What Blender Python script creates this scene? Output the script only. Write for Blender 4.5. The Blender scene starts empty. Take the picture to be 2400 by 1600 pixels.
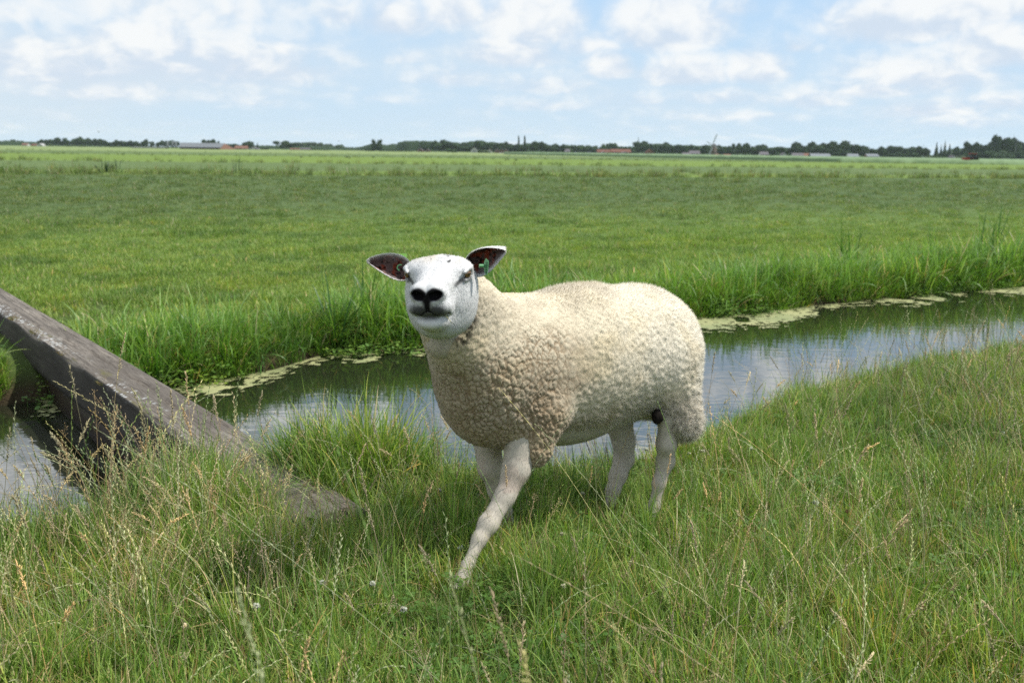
import bpy, bmesh, math, random, os
import numpy as np
from mathutils import Vector, Matrix, noise as mnoise
random.seed(7); RNG = np.random.default_rng(7)
def want(k): return True
C = bpy.context.scene.collection
R = math.radians

# ---------------------------------------------------------------- camera
CAM_Z = 1.25
cam_d = bpy.data.cameras.new('camera'); cam = bpy.data.objects.new('camera', cam_d); C.objects.link(cam)
cam_d.sensor_width = 36; cam_d.lens = 35; cam_d.clip_start = 0.05; cam_d.clip_end = 6000
pitch, roll = R(10.8), R(0.82)
_f = Vector((0, math.cos(pitch), -math.sin(pitch))); _r = Vector((1, 0, 0)); _u = _r.cross(_f)
_r2 = _r*math.cos(roll) + _u*math.sin(roll); _u2 = _u*math.cos(roll) - _r*math.sin(roll)
cam.matrix_world = Matrix(((_r2.x, _u2.x, -_f.x, 0), (_r2.y, _u2.y, -_f.y, 0), (_r2.z, _u2.z, -_f.z, CAM_Z), (0, 0, 0, 1)))
cam_d.dof.use_dof = True; cam_d.dof.focus_distance = 2.9; cam_d.dof.aperture_fstop = 5.0
bpy.context.scene.camera = cam

# ---------------------------------------------------------------- sun, sky, exposure
SUN_EL, SUN_AZ = R(56), R(92)          # azimuth measured from +Y towards +X
sun_d = bpy.data.lights.new('sun', 'SUN'); sun_d.energy = 4.3; sun_d.angle = R(0.6); sun_d.color = (1.0, 0.955, 0.88)
sun = bpy.data.objects.new('sun', sun_d); C.objects.link(sun); sun.location = (30, 20, 60)
_sd = Vector((math.sin(SUN_AZ)*math.cos(SUN_EL), math.cos(SUN_AZ)*math.cos(SUN_EL), math.sin(SUN_EL)))
sun.rotation_euler = _sd.to_track_quat('Z', 'Y').to_euler()
world = bpy.data.worlds.new('World'); bpy.context.scene.world = world; world.use_nodes = True
wt = world.node_tree; wt.nodes.clear()
def wn(t, **k):
    n = wt.nodes.new(t)
    for a, b in k.items(): setattr(n, a, b)
    return n
def wl(a, b): wt.links.new(a, b)
def wm(op, a, b=None, c=None, clamp=False):
    n = wn('ShaderNodeMath', operation=op, use_clamp=clamp)
    for i, v in enumerate((a, b, c)):
        if v is None: continue
        if isinstance(v, (int, float)): n.inputs[i].default_value = v
        else: wl(v, n.inputs[i])
    return n.outputs[0]
sky = wn('ShaderNodeTexSky', sky_type='NISHITA', sun_disc=False, sun_elevation=SUN_EL, sun_rotation=SUN_AZ,
         air_density=1.0, dust_density=1.2, ozone_density=1.5, altitude=0)
geo = wn('ShaderNodeTexCoord'); sx = wn('ShaderNodeSeparateXYZ'); wl(geo.outputs['Generated'], sx.inputs[0])
X, Y, Z = sx.outputs
AZ = wm('MULTIPLY', wm('ARCTAN2', X, Y), 57.2958)                 # degrees, 0 = straight ahead
EL = wm('MULTIPLY', wm('ARCSINE', Z), 57.2958)
ELC = wm('MAXIMUM', EL, 0.0)
def wnoise(sx_, sy_, seed, detail, rough, scale=1.0, dist=0.0):
    cb = wn('ShaderNodeCombineXYZ'); wl(wm('MULTIPLY', AZ, sx_), cb.inputs[0]); wl(wm('MULTIPLY', ELW, sy_), cb.inputs[1]); cb.inputs[2].default_value = seed
    n = wn('ShaderNodeTexNoise'); n.inputs['Scale'].default_value = scale; n.inputs['Detail'].default_value = detail
    n.inputs['Roughness'].default_value = rough; n.inputs['Distortion'].default_value = dist
    wl(cb.outputs[0], n.inputs['Vector']); return n.outputs['Fac']
# clouds flatten towards the horizon: elevation is stretched there
ELW = wm('MULTIPLY', wm('LOGARITHM', wm('ADD', ELC, 2.2), 2.71828), 6.0)
def smooth(v, a, b):
    n = wn('ShaderNodeMapRange', interpolation_type='SMOOTHSTEP'); wl(v, n.inputs['Value'])
    n.inputs['From Min'].default_value = a; n.inputs['From Max'].default_value = b
    return n.outputs['Result']
SKYC = 'x'
def px_dir(px, py):                    # helper: a picture position -> (azimuth, elevation) in degrees
    d = _f*2333 + _r2*(px-1200) + _u2*(800-py); d.normalize()
    return math.degrees(math.atan2(d.x, d.y)), math.degrees(math.asin(d.z))
puffn = wnoise(0.58, 1.1, 3.1, 6.0, 0.52, 1.0, 0.3)
puff = wm('SUBTRACT', puffn, 0.5)
big = wm('SUBTRACT', wnoise(0.07, 0.30, 9.7, 3.0, 0.5), 0.5)
# single cumulus clouds: (azimuth, elevation of base, half width, height, strength)
CL = [(1250, 60, 3.2, 2.6, 1.0), (1560, 70, 3.6, 3.0, 1.1), (930, 50, 2.2, 2.0, .8), (1060, 30, 2.4, 2.0, .8), (2130, 55, 4.6, 2.2, 1.0), (2330, 120, 2.8, 2.0, .9), (1200, 130, 2.8, 1.6, .75),
      (1430, 160, 1.5, 1.3, .8), (1610, 175, 2.6, 1.5, .9), (1770, 170, 1.9, 1.5, .9), (1865, 112, 1.3, .8, .45), (2150, 185, 4.0, 1.7, .65), (1900, 240, 2.5, 1.0, .45),
      (2180, 262, 3.0, .9, .5), (660, 120, 1.8, 1.4, .6), (350, 110, 8.5, 4.2, .68), (100, 150, 6.5, 3.4, .60), (560, 150, 5.5, 3.4, .66), (60, 40, 5, 2, .5), (560, 30, 4, 2, .55), (1700, 20, 2.2, 1.4, .5), (2250, 20, 6, 2.2, 1.0), (1400, 110, 3.5, 1.2, .5), (1050, 190, 3.5, 1.0, .4), (1700, 230, 4, .9, .38), (1480, 240, 3, .8, .3), (1260, 205, 3.0, 1.0, .4), (950, 140, 1.4, .6, .4), (800, 40, 2.0, 1.6, .55), (2360, 245, 2.5, .8, .5), (1250, 250, 4, .8, .36), (900, 235, 4, .8, .34), (600, 240, 5, .9, .36), (2050, 215, 3.5, .9, .5), (2250, 290, 3, .6, .34), (1750, 275, 4, .6, .34), (250, 220, 6, 1.2, .36)]
cover = None; lit = None
for (px, py, hw, hh, s) in CL:
    a, e = px_dir(px, py)
    dx = wm('DIVIDE', wm('SUBTRACT', AZ, a), hw*1.3)
    dy = wm('DIVIDE', wm('SUBTRACT', EL, e), hh*1.25)
    dyn = wm('MAXIMUM', dy, wm('MULTIPLY', dy, -2.2))                    # flat base: falls off fast below
    g = wm('SUBTRACT', 1.0, wm('SQRT', wm('ADD', wm('MULTIPLY', dx, dx), wm('MULTIPLY', dyn, dyn))))
    g = wm('MULTIPLY', wm('MAXIMUM', g, 0.0), s)
    cover = g if cover is None else wm('MAXIMUM', cover, g)
    l = wm('MULTIPLY', g, dy)
    lit = l if lit is None else wm('ADD', lit, l)
field = wm('ADD', wm('MULTIPLY', cover, 1.25), wm('ADD', wm('MULTIPLY', puff, .95), wm('MULTIPLY', big, .9)))
# the rest of the sky: scattered fair weather clouds everywhere above the frame and around
up = smooth(EL, 8.5, 14.0)
rest = wm('ADD', wm('MULTIPLY', wm('SUBTRACT', wnoise(0.055, 0.85, 21.3, 6.0, 0.58, 1.0, 0.3), 0.46), 5.0), wm('MULTIPLY', puff, 1.0))
side = smooth(wm('ABSOLUTE', AZ), 30.0, 36.0)
up = wm('MAXIMUM', up, side)
fieldm = wm('ADD', wm('MULTIPLY', field, wm('SUBTRACT', 1.0, up)), wm('MULTIPLY', wm('ADD', rest, 0.15), up))
mask = smooth(fieldm, -0.10, 0.74)
veil = smooth(wm('ADD', wm('ADD', wm('MULTIPLY', big, 2.2), wm('MULTIPLY', puff, 0.5)), wm('MULTIPLY', AZ, -0.022)), -0.45, 0.95)   # thin high haze, thicker on the left
def mixc(a, b, f):
    n = wn('ShaderNodeMix', data_type='RGBA')
    for s, v in ((6, a), (7, b)):
        if isinstance(v, tuple): n.inputs[s].default_value = (*v, 1)
        else: wl(v, n.inputs[s])
    if isinstance(f, (int, float)): n.inputs[0].default_value = f
    else: wl(f, n.inputs[0])
    return n.outputs[2]
# colours in the same units as the Nishita sky (strength 0.1)
SB = 0.10
skyblue = mixc(sky.outputs[0], (3.75, 5.75, 8.2), 0.85)
low = wm('SUBTRACT', 1.0, smooth(EL, 0.0, 12.0))
c1 = mixc(skyblue, (5.25, 6.45, 7.35), wm('MULTIPLY', low, 0.80))
c2 = mixc(c1, (5.55, 6.4, 7.1), wm('ADD', wm('MULTIPLY', veil, 0.80), .04))
shade = smooth(wm('ADD', wm('MULTIPLY', puff, 1.7), wm('MULTIPLY', lit, 1.3)), -0.25, 0.35)
cloudc = mixc(mixc((5.35, 6.1, 7.05), (7.7, 7.8, 7.8), shade), mixc((5.6, 6.2, 7.0), (15.0, 15.0, 14.8), shade), smooth(EL, 9.0, 15.0))
c3 = mixc(c2, cloudc, wm('MULTIPLY', mask, 0.92))
bg = wn('ShaderNodeBackground'); wl(c3, bg.inputs[0]); bg.inputs[1].default_value = SB
wo = wn('ShaderNodeOutputWorld'); wl(bg.outputs[0], wo.inputs[0])
sc = bpy.context.scene
sc.view_settings.view_transform = 'Standard'; sc.view_settings.look = 'None'; sc.view_settings.gamma = 1
sc.view_settings.exposure = 0.32; sc.view_settings.use_curve_mapping = False
sc.render.engine = 'CYCLES'; sc.cycles.use_denoising = False
sc.cycles.max_bounces = 6; sc.cycles.diffuse_bounces = 3; sc.cycles.glossy_bounces = 3; sc.cycles.transmission_bounces = 4
sc.cycles.transparent_max_bounces = 8; sc.cycles.caustics_reflective = False; sc.cycles.caustics_refractive = False
sc.cycles.sample_clamp_indirect = 6.0; sc.cycles.volume_bounces = 1

# ---------------------------------------------------------------- helpers
def tag(o, label=None, cat=None, group=None, kind=None):
    for k, v in (('label', label), ('category', cat), ('group', group), ('kind', kind)):
        if v: o[k] = v
    return o
def link(name, me, mats=(), parent=None, loc=None):
    o = bpy.data.objects.new(name, me); C.objects.link(o)
    if me is not None and mats:
        me.materials.clear()
        for m in (mats if isinstance(mats, (list, tuple)) else [mats]): me.materials.append(m)
    if parent is not None: o.parent = parent
    if loc is not None: o.location = loc
    return o
def empty(name, loc=(0, 0, 0)):
    o = bpy.data.objects.new(name, None); C.objects.link(o); o.location = loc; o.empty_display_size = .1
    return o
def mesh_np(name, v, faces, col=None, smooth_=True, uv=None, matidx=None):
    """numpy verts (n,3) and faces (m,k) (k fixed) -> mesh, optional per-vertex colour attribute 'col'"""
    v = np.asarray(v, np.float32); faces = np.asarray(faces, np.int32)
    me = bpy.data.meshes.new(name); k = faces.shape[1]; m = len(faces)
    me.vertices.add(len(v)); me.vertices.foreach_set('co', v.ravel())
    me.loops.add(m*k); me.loops.foreach_set('vertex_index', faces.ravel())
    me.polygons.add(m); me.polygons.foreach_set('loop_start', np.arange(0, m*k, k, dtype=np.int32))
    if smooth_: me.polygons.foreach_set('use_smooth', np.ones(m, bool))
    if matidx is not None: me.polygons.foreach_set('material_index', np.asarray(matidx, np.int32))
    if col is not None:
        a = me.color_attributes.new('col', 'FLOAT_COLOR', 'POINT')
        c4 = np.ones((len(v), 4), np.float32); c4[:, :3] = col; a.data.foreach_set('color', c4.ravel())
    me.update(calc_edges=True); me.validate(clean_customdata=False)
    return me
class NT:
    """small node-material builder"""
    def __init__(s, name):
        s.m = bpy.data.materials.new(name); s.m.use_nodes = True; s.t = s.m.node_tree
        s.b = s.t.nodes['Principled BSDF']; s.o = s.t.nodes['Material Output']
    def n(s, t, **k):
        x = s.t.nodes.new(t)
        for a, b in k.items():
            if a in x.inputs.keys() or a.startswith('i_'): pass
            else: setattr(x, a, b)
        return x
    def l(s, a, b): s.t.links.new(a, b)
    def put(s, sock, v):
        if isinstance(v, (int, float)): sock.default_value = v
        elif isinstance(v, tuple): sock.default_value = (*v, 1) if len(v) == 3 and sock.type == 'RGBA' else v
        else: s.l(v, sock)
    def math(s, op, a, b=0.0, clamp=False):
        x = s.n('ShaderNodeMath', operation=op, use_clamp=clamp); s.put(x.inputs[0], a); s.put(x.inputs[1], b); return x.outputs[0]
    def mix(s, a, b, f, blend='MIX'):
        x = s.n('ShaderNodeMix', data_type='RGBA', blend_type=blend); s.put(x.inputs[0], f); s.put(x.inputs[6], a); s.put(x.inputs[7], b); return x.outputs[2]
    def coord(s, which='Object', scale=None):
        c = s.n('ShaderNodeTexCoord').outputs[which]
        if scale is not None:
            mp = s.n('ShaderNodeMapping'); mp.inputs['Scale'].default_value = scale; s.l(c, mp.inputs[0]); c = mp.outputs[0]
        return c
    def noise(s, vec=None, scale=5, detail=4, rough=.5, dist=0, out='Fac'):
        x = s.n('ShaderNodeTexNoise'); x.inputs['Scale'].default_value = scale; x.inputs['Detail'].default_value = detail
        x.inputs['Roughness'].default_value = rough; x.inputs['Distortion'].default_value = dist
        if vec is not None: s.l(vec, x.inputs['Vector'])
        return x.outputs[out]
    def voro(s, vec=None, scale=5, feature='F1', out='Distance'):
        x = s.n('ShaderNodeTexVoronoi', feature=feature); x.inputs['Scale'].default_value = scale
        if vec is not None: s.l(vec, x.inputs['Vector'])
        return x.outputs[out]
    def step(s, v, a, b):
        x = s.n('ShaderNodeMapRange', interpolation_type='SMOOTHSTEP'); s.l(v, x.inputs[0]); x.inputs[1].default_value = a; x.inputs[2].default_value = b; return x.outputs[0]
    def attr(s, name='col'): return s.n('ShaderNodeAttribute', attribute_name=name).outputs['Color']
    def bump(s, h, strength=.3, dist=.01):
        x = s.n('ShaderNodeBump'); x.inputs['Strength'].default_value = strength; x.inputs['Distance'].default_value = dist; s.l(h, x.inputs['Height']); s.l(x.outputs[0], s.b.inputs['Normal'])
    def base(s, v, rough=.8, spec=.3):
        s.put(s.b.inputs['Base Color'], v); s.put(s.b.inputs['Roughness'], rough); s.b.inputs['Specular IOR Level'].default_value = spec; return s
def flat(name, rgb, rough=.8, spec=.3, var=.12, scale=8):
    m = NT(name); n = m.noise(m.coord('Object'), scale, 5, .6)
    m.base(m.mix(tuple(x*(1-var) for x in rgb), tuple(min(1, x*(1+var)) for x in rgb), n), rough, spec); return m.m
def sstep(x, a, b):
    t = np.clip((x-a)/(b-a), 0, 1); return t*t*(3-2*t)
# cheap value noise on numpy points
_tab = RNG.random((64, 64, 64)).astype(np.float32)
def vnoise(p, scale=1.0):
    q = np.asarray(p)*scale + 1000.0; i = np.floor(q).astype(int); f = q-i; f = f*f*(3-2*f); i &= 63; j = (i+1) & 63
    x0, y0, z0 = i.T; x1, y1, z1 = j.T; fx, fy, fz = f.T; t = _tab
    a = t[x0, y0, z0]*(1-fx)+t[x1, y0, z0]*fx; b = t[x0, y1, z0]*(1-fx)+t[x1, y1, z0]*fx
    c = t[x0, y0, z1]*(1-fx)+t[x1, y0, z1]*fx; d = t[x0, y1, z1]*(1-fx)+t[x1, y1, z1]*fx
    return (a*(1-fy)+b*fy)*(1-fz)+(c*(1-fy)+d*fy)*fz
def fbm(p, scale=1.0, oct=4):
    s = 0; a = .5
    for k in range(oct): s = s + a*vnoise(np.asarray(p)+k*17.3, scale*2**k); a *= .5
    return s/(1-.5**oct)
def fbm2(x, y, scale=1.0, oct=4):
    x = np.asarray(x, float); y = np.asarray(y, float)
    return fbm(np.stack([x.ravel(), y.ravel(), np.zeros(x.size)], 1), scale, oct).reshape(x.shape)
# ================================================================ terrain
WATER_Z = -.42
NEAR = np.array([(-400, -160), (-60, -22), (-8, 1.2), (-3.2, 2.85), (-1.78, 3.22), (-1.5, 3.36), (-1.2, 3.85), (-1.0, 4.02), (-.3, 3.95), (.58, 4.28), (.9, 4.6), (1.67, 5.5), (3.16, 6.6), (8, 9.6), (60, 38), (400, 230)], float)
FAR = np.array([(-400, -120), (-60, -12), (-9, 3.3), (-3.35, 6.32), (-2.48, 6.86), (-2.22, 7.04), (-1.83, 7.47), (-1.55, 8.1), (-.73, 8.46), (.6, 9.3), (1.95, 10.27), (3.38, 11.2), (4.33, 11.8), (6.12, 12.93), (6.87, 13.3), (12, 16.7), (60, 50), (400, 265)], float)
def near_edge(x): return np.interp(x, NEAR[:, 0], NEAR[:, 1])
def far_edge(x): return np.interp(x, FAR[:, 0], FAR[:, 1])
def near_top(x, y): return -.065-.030*sstep(y, 2.9, 3.9)+.06*sstep(x, .8, 3.2)
def ground_h(x, y):
    x = np.asarray(x, float); y = np.asarray(y, float)
    wn_ = (fbm2(x, y, 1.3, 3)-.5); w2 = (fbm2(x, y, 6, 3)-.5)
    e = near_edge(x)+.10*wn_; a = y-e                                  # >0: beyond the near edge
    n = near_top(x, y)+w2*.035+(fbm2(x, y, .7, 2)-.5)*.05*(1-sstep(y, 3.5, 5)*0)
    n = np.maximum(n-sstep(a, -.12, .62)*.95-.25*np.maximum(a, 0), -1.0)
    b = far_edge(x)+.10*wn_-y                                           # >0: before the far shore
    g = -.16+w2*.05+(fbm2(x, y, .25, 3)-.5)*.10
    dist = np.maximum(-b, 0)
    g = g-.17*np.exp(-dist*3.5)
    g = np.where(b > 0, np.maximum(-.33-b*1.6, -1.0), g)
    far = sstep(y, 60, 200); g = g*(1-far)+(-.18)*far
    mid = y > (near_edge(x)+far_edge(x))/2
    return np.where(mid, g, n)
def grid_axis(spec):
    out = [spec[0][0]]
    for a, b, s in spec:
        n = max(1, int(round((b-a)/s))); out += list(np.linspace(a, b, n+1)[1:])
    return np.array(out)
gx = grid_axis([(-1800, -400, 200), (-400, -100, 25), (-100, -20, 4), (-20, -7, .5), (-7, 10, .07), (10, 20, .5), (20, 100, 4), (100, 400, 25), (400, 1800, 200)])
gy = grid_axis([(-200, -20, 15), (-20, 0, 1.5), (0, 2, .2), (2, 15, .07), (15, 22, .25), (22, 60, 1.2), (60, 160, 6), (160, 600, 30), (600, 2600, 150)])
GX, GY = np.meshgrid(gx, gy, indexing='ij'); GZ = ground_h(GX, GY)
nn_ = len(gy); ii, jj = np.meshgrid(np.arange(len(gx)-1), np.arange(nn_-1), indexing='ij'); k0 = (ii*nn_+jj).ravel()
gf = np.stack([k0, k0+nn_, k0+nn_+1, k0+1], 1)
gm = NT('meadow'); cd = gm.coord('Object'); sp = gm.n('ShaderNodeSeparateXYZ'); gm.l(cd, sp.inputs[0]); gxn, gyn, gzn = sp.outputs
vv_ = gm.math('SUBTRACT', gyn, gm.math('MULTIPLY', gxn, .38))
wob = gm.math('MULTIPLY', gm.math('SUBTRACT', gm.noise(cd, .12, 3, .5), .5), 6.0); vw = gm.math('ADD', vv_, wob)
GREEN_NEAR = (.095, .150, .038); GREEN_DULL = (.070, .108, .040); GREEN_LUSH = (.125, .185, .042); GREEN_GREY = (.095, .138, .052); GREEN_PALE = (.165, .215, .085)
c = gm.mix(GREEN_NEAR, GREEN_DULL, gm.step(vw, 17, 30))
edge1 = gm.math('ADD', vv_, gm.math('MULTIPLY', gm.math('SUBTRACT', gm.noise(cd, .6, 3, .6), .5), 1.5))
c = gm.mix(c, GREEN_LUSH, gm.step(edge1, 57.5, 58.6))
c = gm.mix(c, GREEN_GREY, gm.step(vw, 66, 72)); c = gm.mix(c, GREEN_LUSH, gm.step(vw, 104, 112)); c = gm.mix(c, GREEN_GREY, gm.step(vw, 190, 210)); c = gm.mix(c, GREEN_PALE, gm.step(vw, 290, 330))
st1 = gm.noise(gm.coord('Object', (.05, .6, 1)), 1.0, 4, .6); c = gm.mix(c, gm.mix(c, (1.5, 1.35, 1.3), 1.0, 'MULTIPLY'), gm.math('MULTIPLY', gm.step(st1, .5, .75), .5))
n1_ = gm.noise(cd, 3.5, 6, .7); n2_ = gm.noise(cd, .35, 4, .6)
c = gm.mix(c, gm.mix(c, (.55, .6, .5), 1.0, 'MULTIPLY'), gm.step(n1_, .45, .72)); c = gm.mix(c, gm.mix(c, (1.12, 1.06, 1.05), 1.0, 'MULTIPLY'), gm.step(n2_, .42, .70))
soil = gm.mix((.045, .060, .018), (.05, .038, .022), gm.step(gzn, -.25, -.36))
nearmask = gm.step(gyn, 9.0, 15.0); shore = gm.step(gzn, -.30, -.22)
c = gm.mix(soil, c, gm.math('MULTIPLY', gm.math('MAXIMUM', nearmask, .25), shore))
c = gm.mix(c, (.025, .022, .012), gm.step(gzn, -.37, -.44))
gm.base(c, .95, .1); gm.bump(gm.noise(cd, 18, 5, .7), .6, .06)
ground = link('ground', mesh_np('ground', np.stack([GX.ravel(), GY.ravel(), GZ.ravel()], 1), gf), gm.m); tag(ground, kind='structure')
# water of the ditch
xs = grid_axis([(-400, -60, 20), (-60, -10, 2), (-10, 14, .5), (14, 60, 2), (60, 400, 20)]); vs = []; fs = []
for i, x in enumerate(xs):
    a, b = near_edge(x)-.4, far_edge(x)+.4; vs += [(x, a, WATER_Z), (x, b, WATER_Z)]
    if i: k = 2*i; fs.append((k-2, k, k+1, k-1))
wm2 = NT('ditch_water'); cdw = wm2.coord('Object'); wm2.base((.014, .017, .009), .012, .5); wm2.b.inputs['IOR'].default_value = 1.56; wm2.b.inputs['Specular IOR Level'].default_value = 1.0
rip = wm2.noise(wm2.coord('Object', (1.0, 2.2, 1)), 3.2, 3, .55, .6); rip2 = wm2.noise(wm2.coord('Object', (1., 1.7, 1)), 14, 2, .5)
gust = wm2.step(wm2.noise(wm2.coord('Object', (.6, 1.6, 1)), .7, 2, .5), .46, .62)
hgt = wm2.math('ADD', rip, wm2.math('MULTIPLY', wm2.math('MULTIPLY', rip2, gust), .16)); wm2.bump(hgt, .10, .014)
water = link('water', mesh_np('water', vs, fs, smooth_=False), wm2.m); tag(water, kind='structure')
# duckweed mats along the far shore and a few floating flecks
def duckweed():
    mats = [(-3.1, -2.55, .40), (-2.4, -1.55, .5), (-1.75, -.9, .32), (-.9, .3, .30), (1.5, 3.4, .85), (3.2, 4.3, .25), (4.2, 5.7, .65), (5.9, 8.5, .95), (8.5, 12, .8)]
    x = np.arange(-3.4, 12, .022); o = np.arange(-.25, 1.4, .022); XX, OO = np.meshgrid(x, o, indexing='ij')
    wdt = np.zeros_like(XX)
    for a, b, w in mats: t = (XX-(a+b)/2)/((b-a)/2); wdt = np.maximum(wdt, w*np.sqrt(np.clip(1-t*t, 0, 1)))
    YY = far_edge(XX)-OO; nz = fbm2(XX, YY, 2.6, 4); fine = fbm2(XX, YY, 22, 2)
    keep = (OO < wdt*(.45+1.1*nz)) & (wdt > .02) & (fine+.20*sstep(wdt*(.45+1.1*nz)-OO, 0, .30) > .50)
    keep |= (fbm2(XX+9, YY*2.2, 7, 3) > .60) & (OO < wdt+.22) & (fine > .47) & (OO > -.1)
    hole = fbm2(XX+40, YY, 3.0, 2) > .68; keep &= ~hole
    ij = np.argwhere(keep[:-1, :-1]); n = len(o)
    k = ij[:, 0]*n+ij[:, 1]; f = np.stack([k, k+1, k+n+1, k+n], 1)[:, ::-1]
    V = np.stack([XX.ravel()+(fine.ravel()-.5)*.03, YY.ravel(), np.full(XX.size, WATER_Z+.004)+.003*fine.ravel()], 1)
    used = np.unique(f); mp = -np.ones(len(V), int); mp[used] = np.arange(len(used))
    m = NT('duckweed'); cd = m.coord('Object'); a = m.noise(cd, 2.2, 4, .6); b = m.voro(cd, 160, 'F1', 'Color')
    s_ = m.n('ShaderNodeSeparateColor'); m.l(b, s_.inputs[0])
    cc = m.mix((.27, .28, .12), (.15, .19, .07), m.step(a, .35, .65)); cc = m.mix(cc, (.36, .33, .19), m.math('MULTIPLY', s_.outputs[0], .5)); m.base(cc, .7, .3)
    m.bump(m.voro(cd, 160), .5, .004)
    o_ = link('duckweed', mesh_np('duckweed', V[used], mp[f], smooth_=False), m.m); tag(o_, 'yellow green duckweed and algae mats floating along the far shore of the ditch', 'duckweed', kind='stuff')
if want('plants') or want('ground'): duckweed()
# ================================================================ the horizon: trees, village, farm
def hz(px, D, z=-.2):
    """ground point seen in picture column px at distance D"""
    v = _f*2333 + _r2*(px-1200) + _u2*(800-(340+.0143*px)); k = D/v.y; return v.x*k, D
def hz_y(px): return 338.2+.01431*px                       # picture row of the true horizon
M_PER = lambda D: D/2333*1.035
def far_material(name, rgb, rough=.9): return flat(name, rgb, rough, .2, .15, .6)
LEAVES = []
def leaf_mat(name, a, b):
    m = NT(name); oi = m.n('ShaderNodeObjectInfo'); n = m.noise(m.coord('Object'), .9, 4, .6); c = m.mix(a, b, n); c = m.mix(c, m.mix(c, (.7, .75, .8), 1., 'MULTIPLY'), oi.outputs['Random']); m.base(c, .9, .1); return m.m
def crown_mesh(name, seed, shape, mat, tris=420):
    """crown of leaf clumps filling an uneven volume of unit height and width"""
    r = np.random.default_rng(seed); V = []; F = []
    if shape == 'round': blobs = [(r.normal(0, .17), r.normal(0, .17), r.uniform(.42, .80), r.uniform(.17, .27)) for _ in range(9)]+[(0, 0, .55, .34), (.2, 0, .4, .22), (-.2, 0, .42, .22)]
    elif shape == 'wide': blobs = [(r.uniform(-.38, .38), r.normal(0, .2), r.uniform(.35, .78), r.uniform(.14, .24)) for _ in range(12)]+[(0, 0, .5, .32), (-.25, 0, .4, .26), (.25, 0, .4, .26)]
    elif shape == 'poplar': blobs = [(r.normal(0, .06), r.normal(0, .06), z, .30*(1-abs(z-.45)*1.1)+.05) for z in np.linspace(.12, .93, 9)]
    elif shape == 'cone': blobs = [(0, 0, z, .42*(1-z)+.04) for z in np.linspace(.1, .97, 9)]
    else: blobs = [(r.uniform(-.42, .42), r.normal(0, .2), r.uniform(.2, .5), r.uniform(.2, .34)) for _ in range(9)]
    n = tris; bl = np.array(blobs); pick = r.choice(len(bl), n, p=bl[:, 3]**2/(bl[:, 3]**2).sum()); d = r.normal(0, 1, (n, 3)); d /= np.linalg.norm(d, axis=1)[:, None]
    c = bl[pick, :3]+d*bl[pick, 3:4]*r.uniform(.75, 1.05, (n, 1)); c[:, 2] = np.maximum(c[:, 2], .03); s = .075*r.uniform(.6, 1.4, (n, 1)); a = r.normal(0, 1, (n, 3)); a -= d*(a*d).sum(1)[:, None]*.6; a /= np.linalg.norm(a, axis=1)[:, None]; b = np.cross(d, a)
    V = np.stack([c+a*s, c-a*s*.6+b*s, c-a*s*.6-b*s], 1).reshape(-1, 3); F = np.arange(3*n).reshape(-1, 3)
    # solid dark heart so that the crown is not see-through
    bm = bmesh.new()
    for x, y, z, q in blobs:
        k = bmesh.ops.create_icosphere(bm, subdivisions=1, radius=q*.86); bmesh.ops.translate(bm, vec=(x, y, z), verts=k['verts'])
    me2 = bpy.data.meshes.new('t'); bm.to_mesh(me2); bm.free(); v2 = np.array([v.co for v in me2.vertices]); f2 = np.array([p.vertices for p in me2.polygons]); v2 = v2+(vnoise(v2, 9)-.5)[:, None]*.06; bpy.data.meshes.remove(me2)
    me = mesh_np(name, np.concatenate([V, v2]), np.concatenate([F, f2+len(V)]), smooth_=False); me.materials.append(mat); return me
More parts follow.
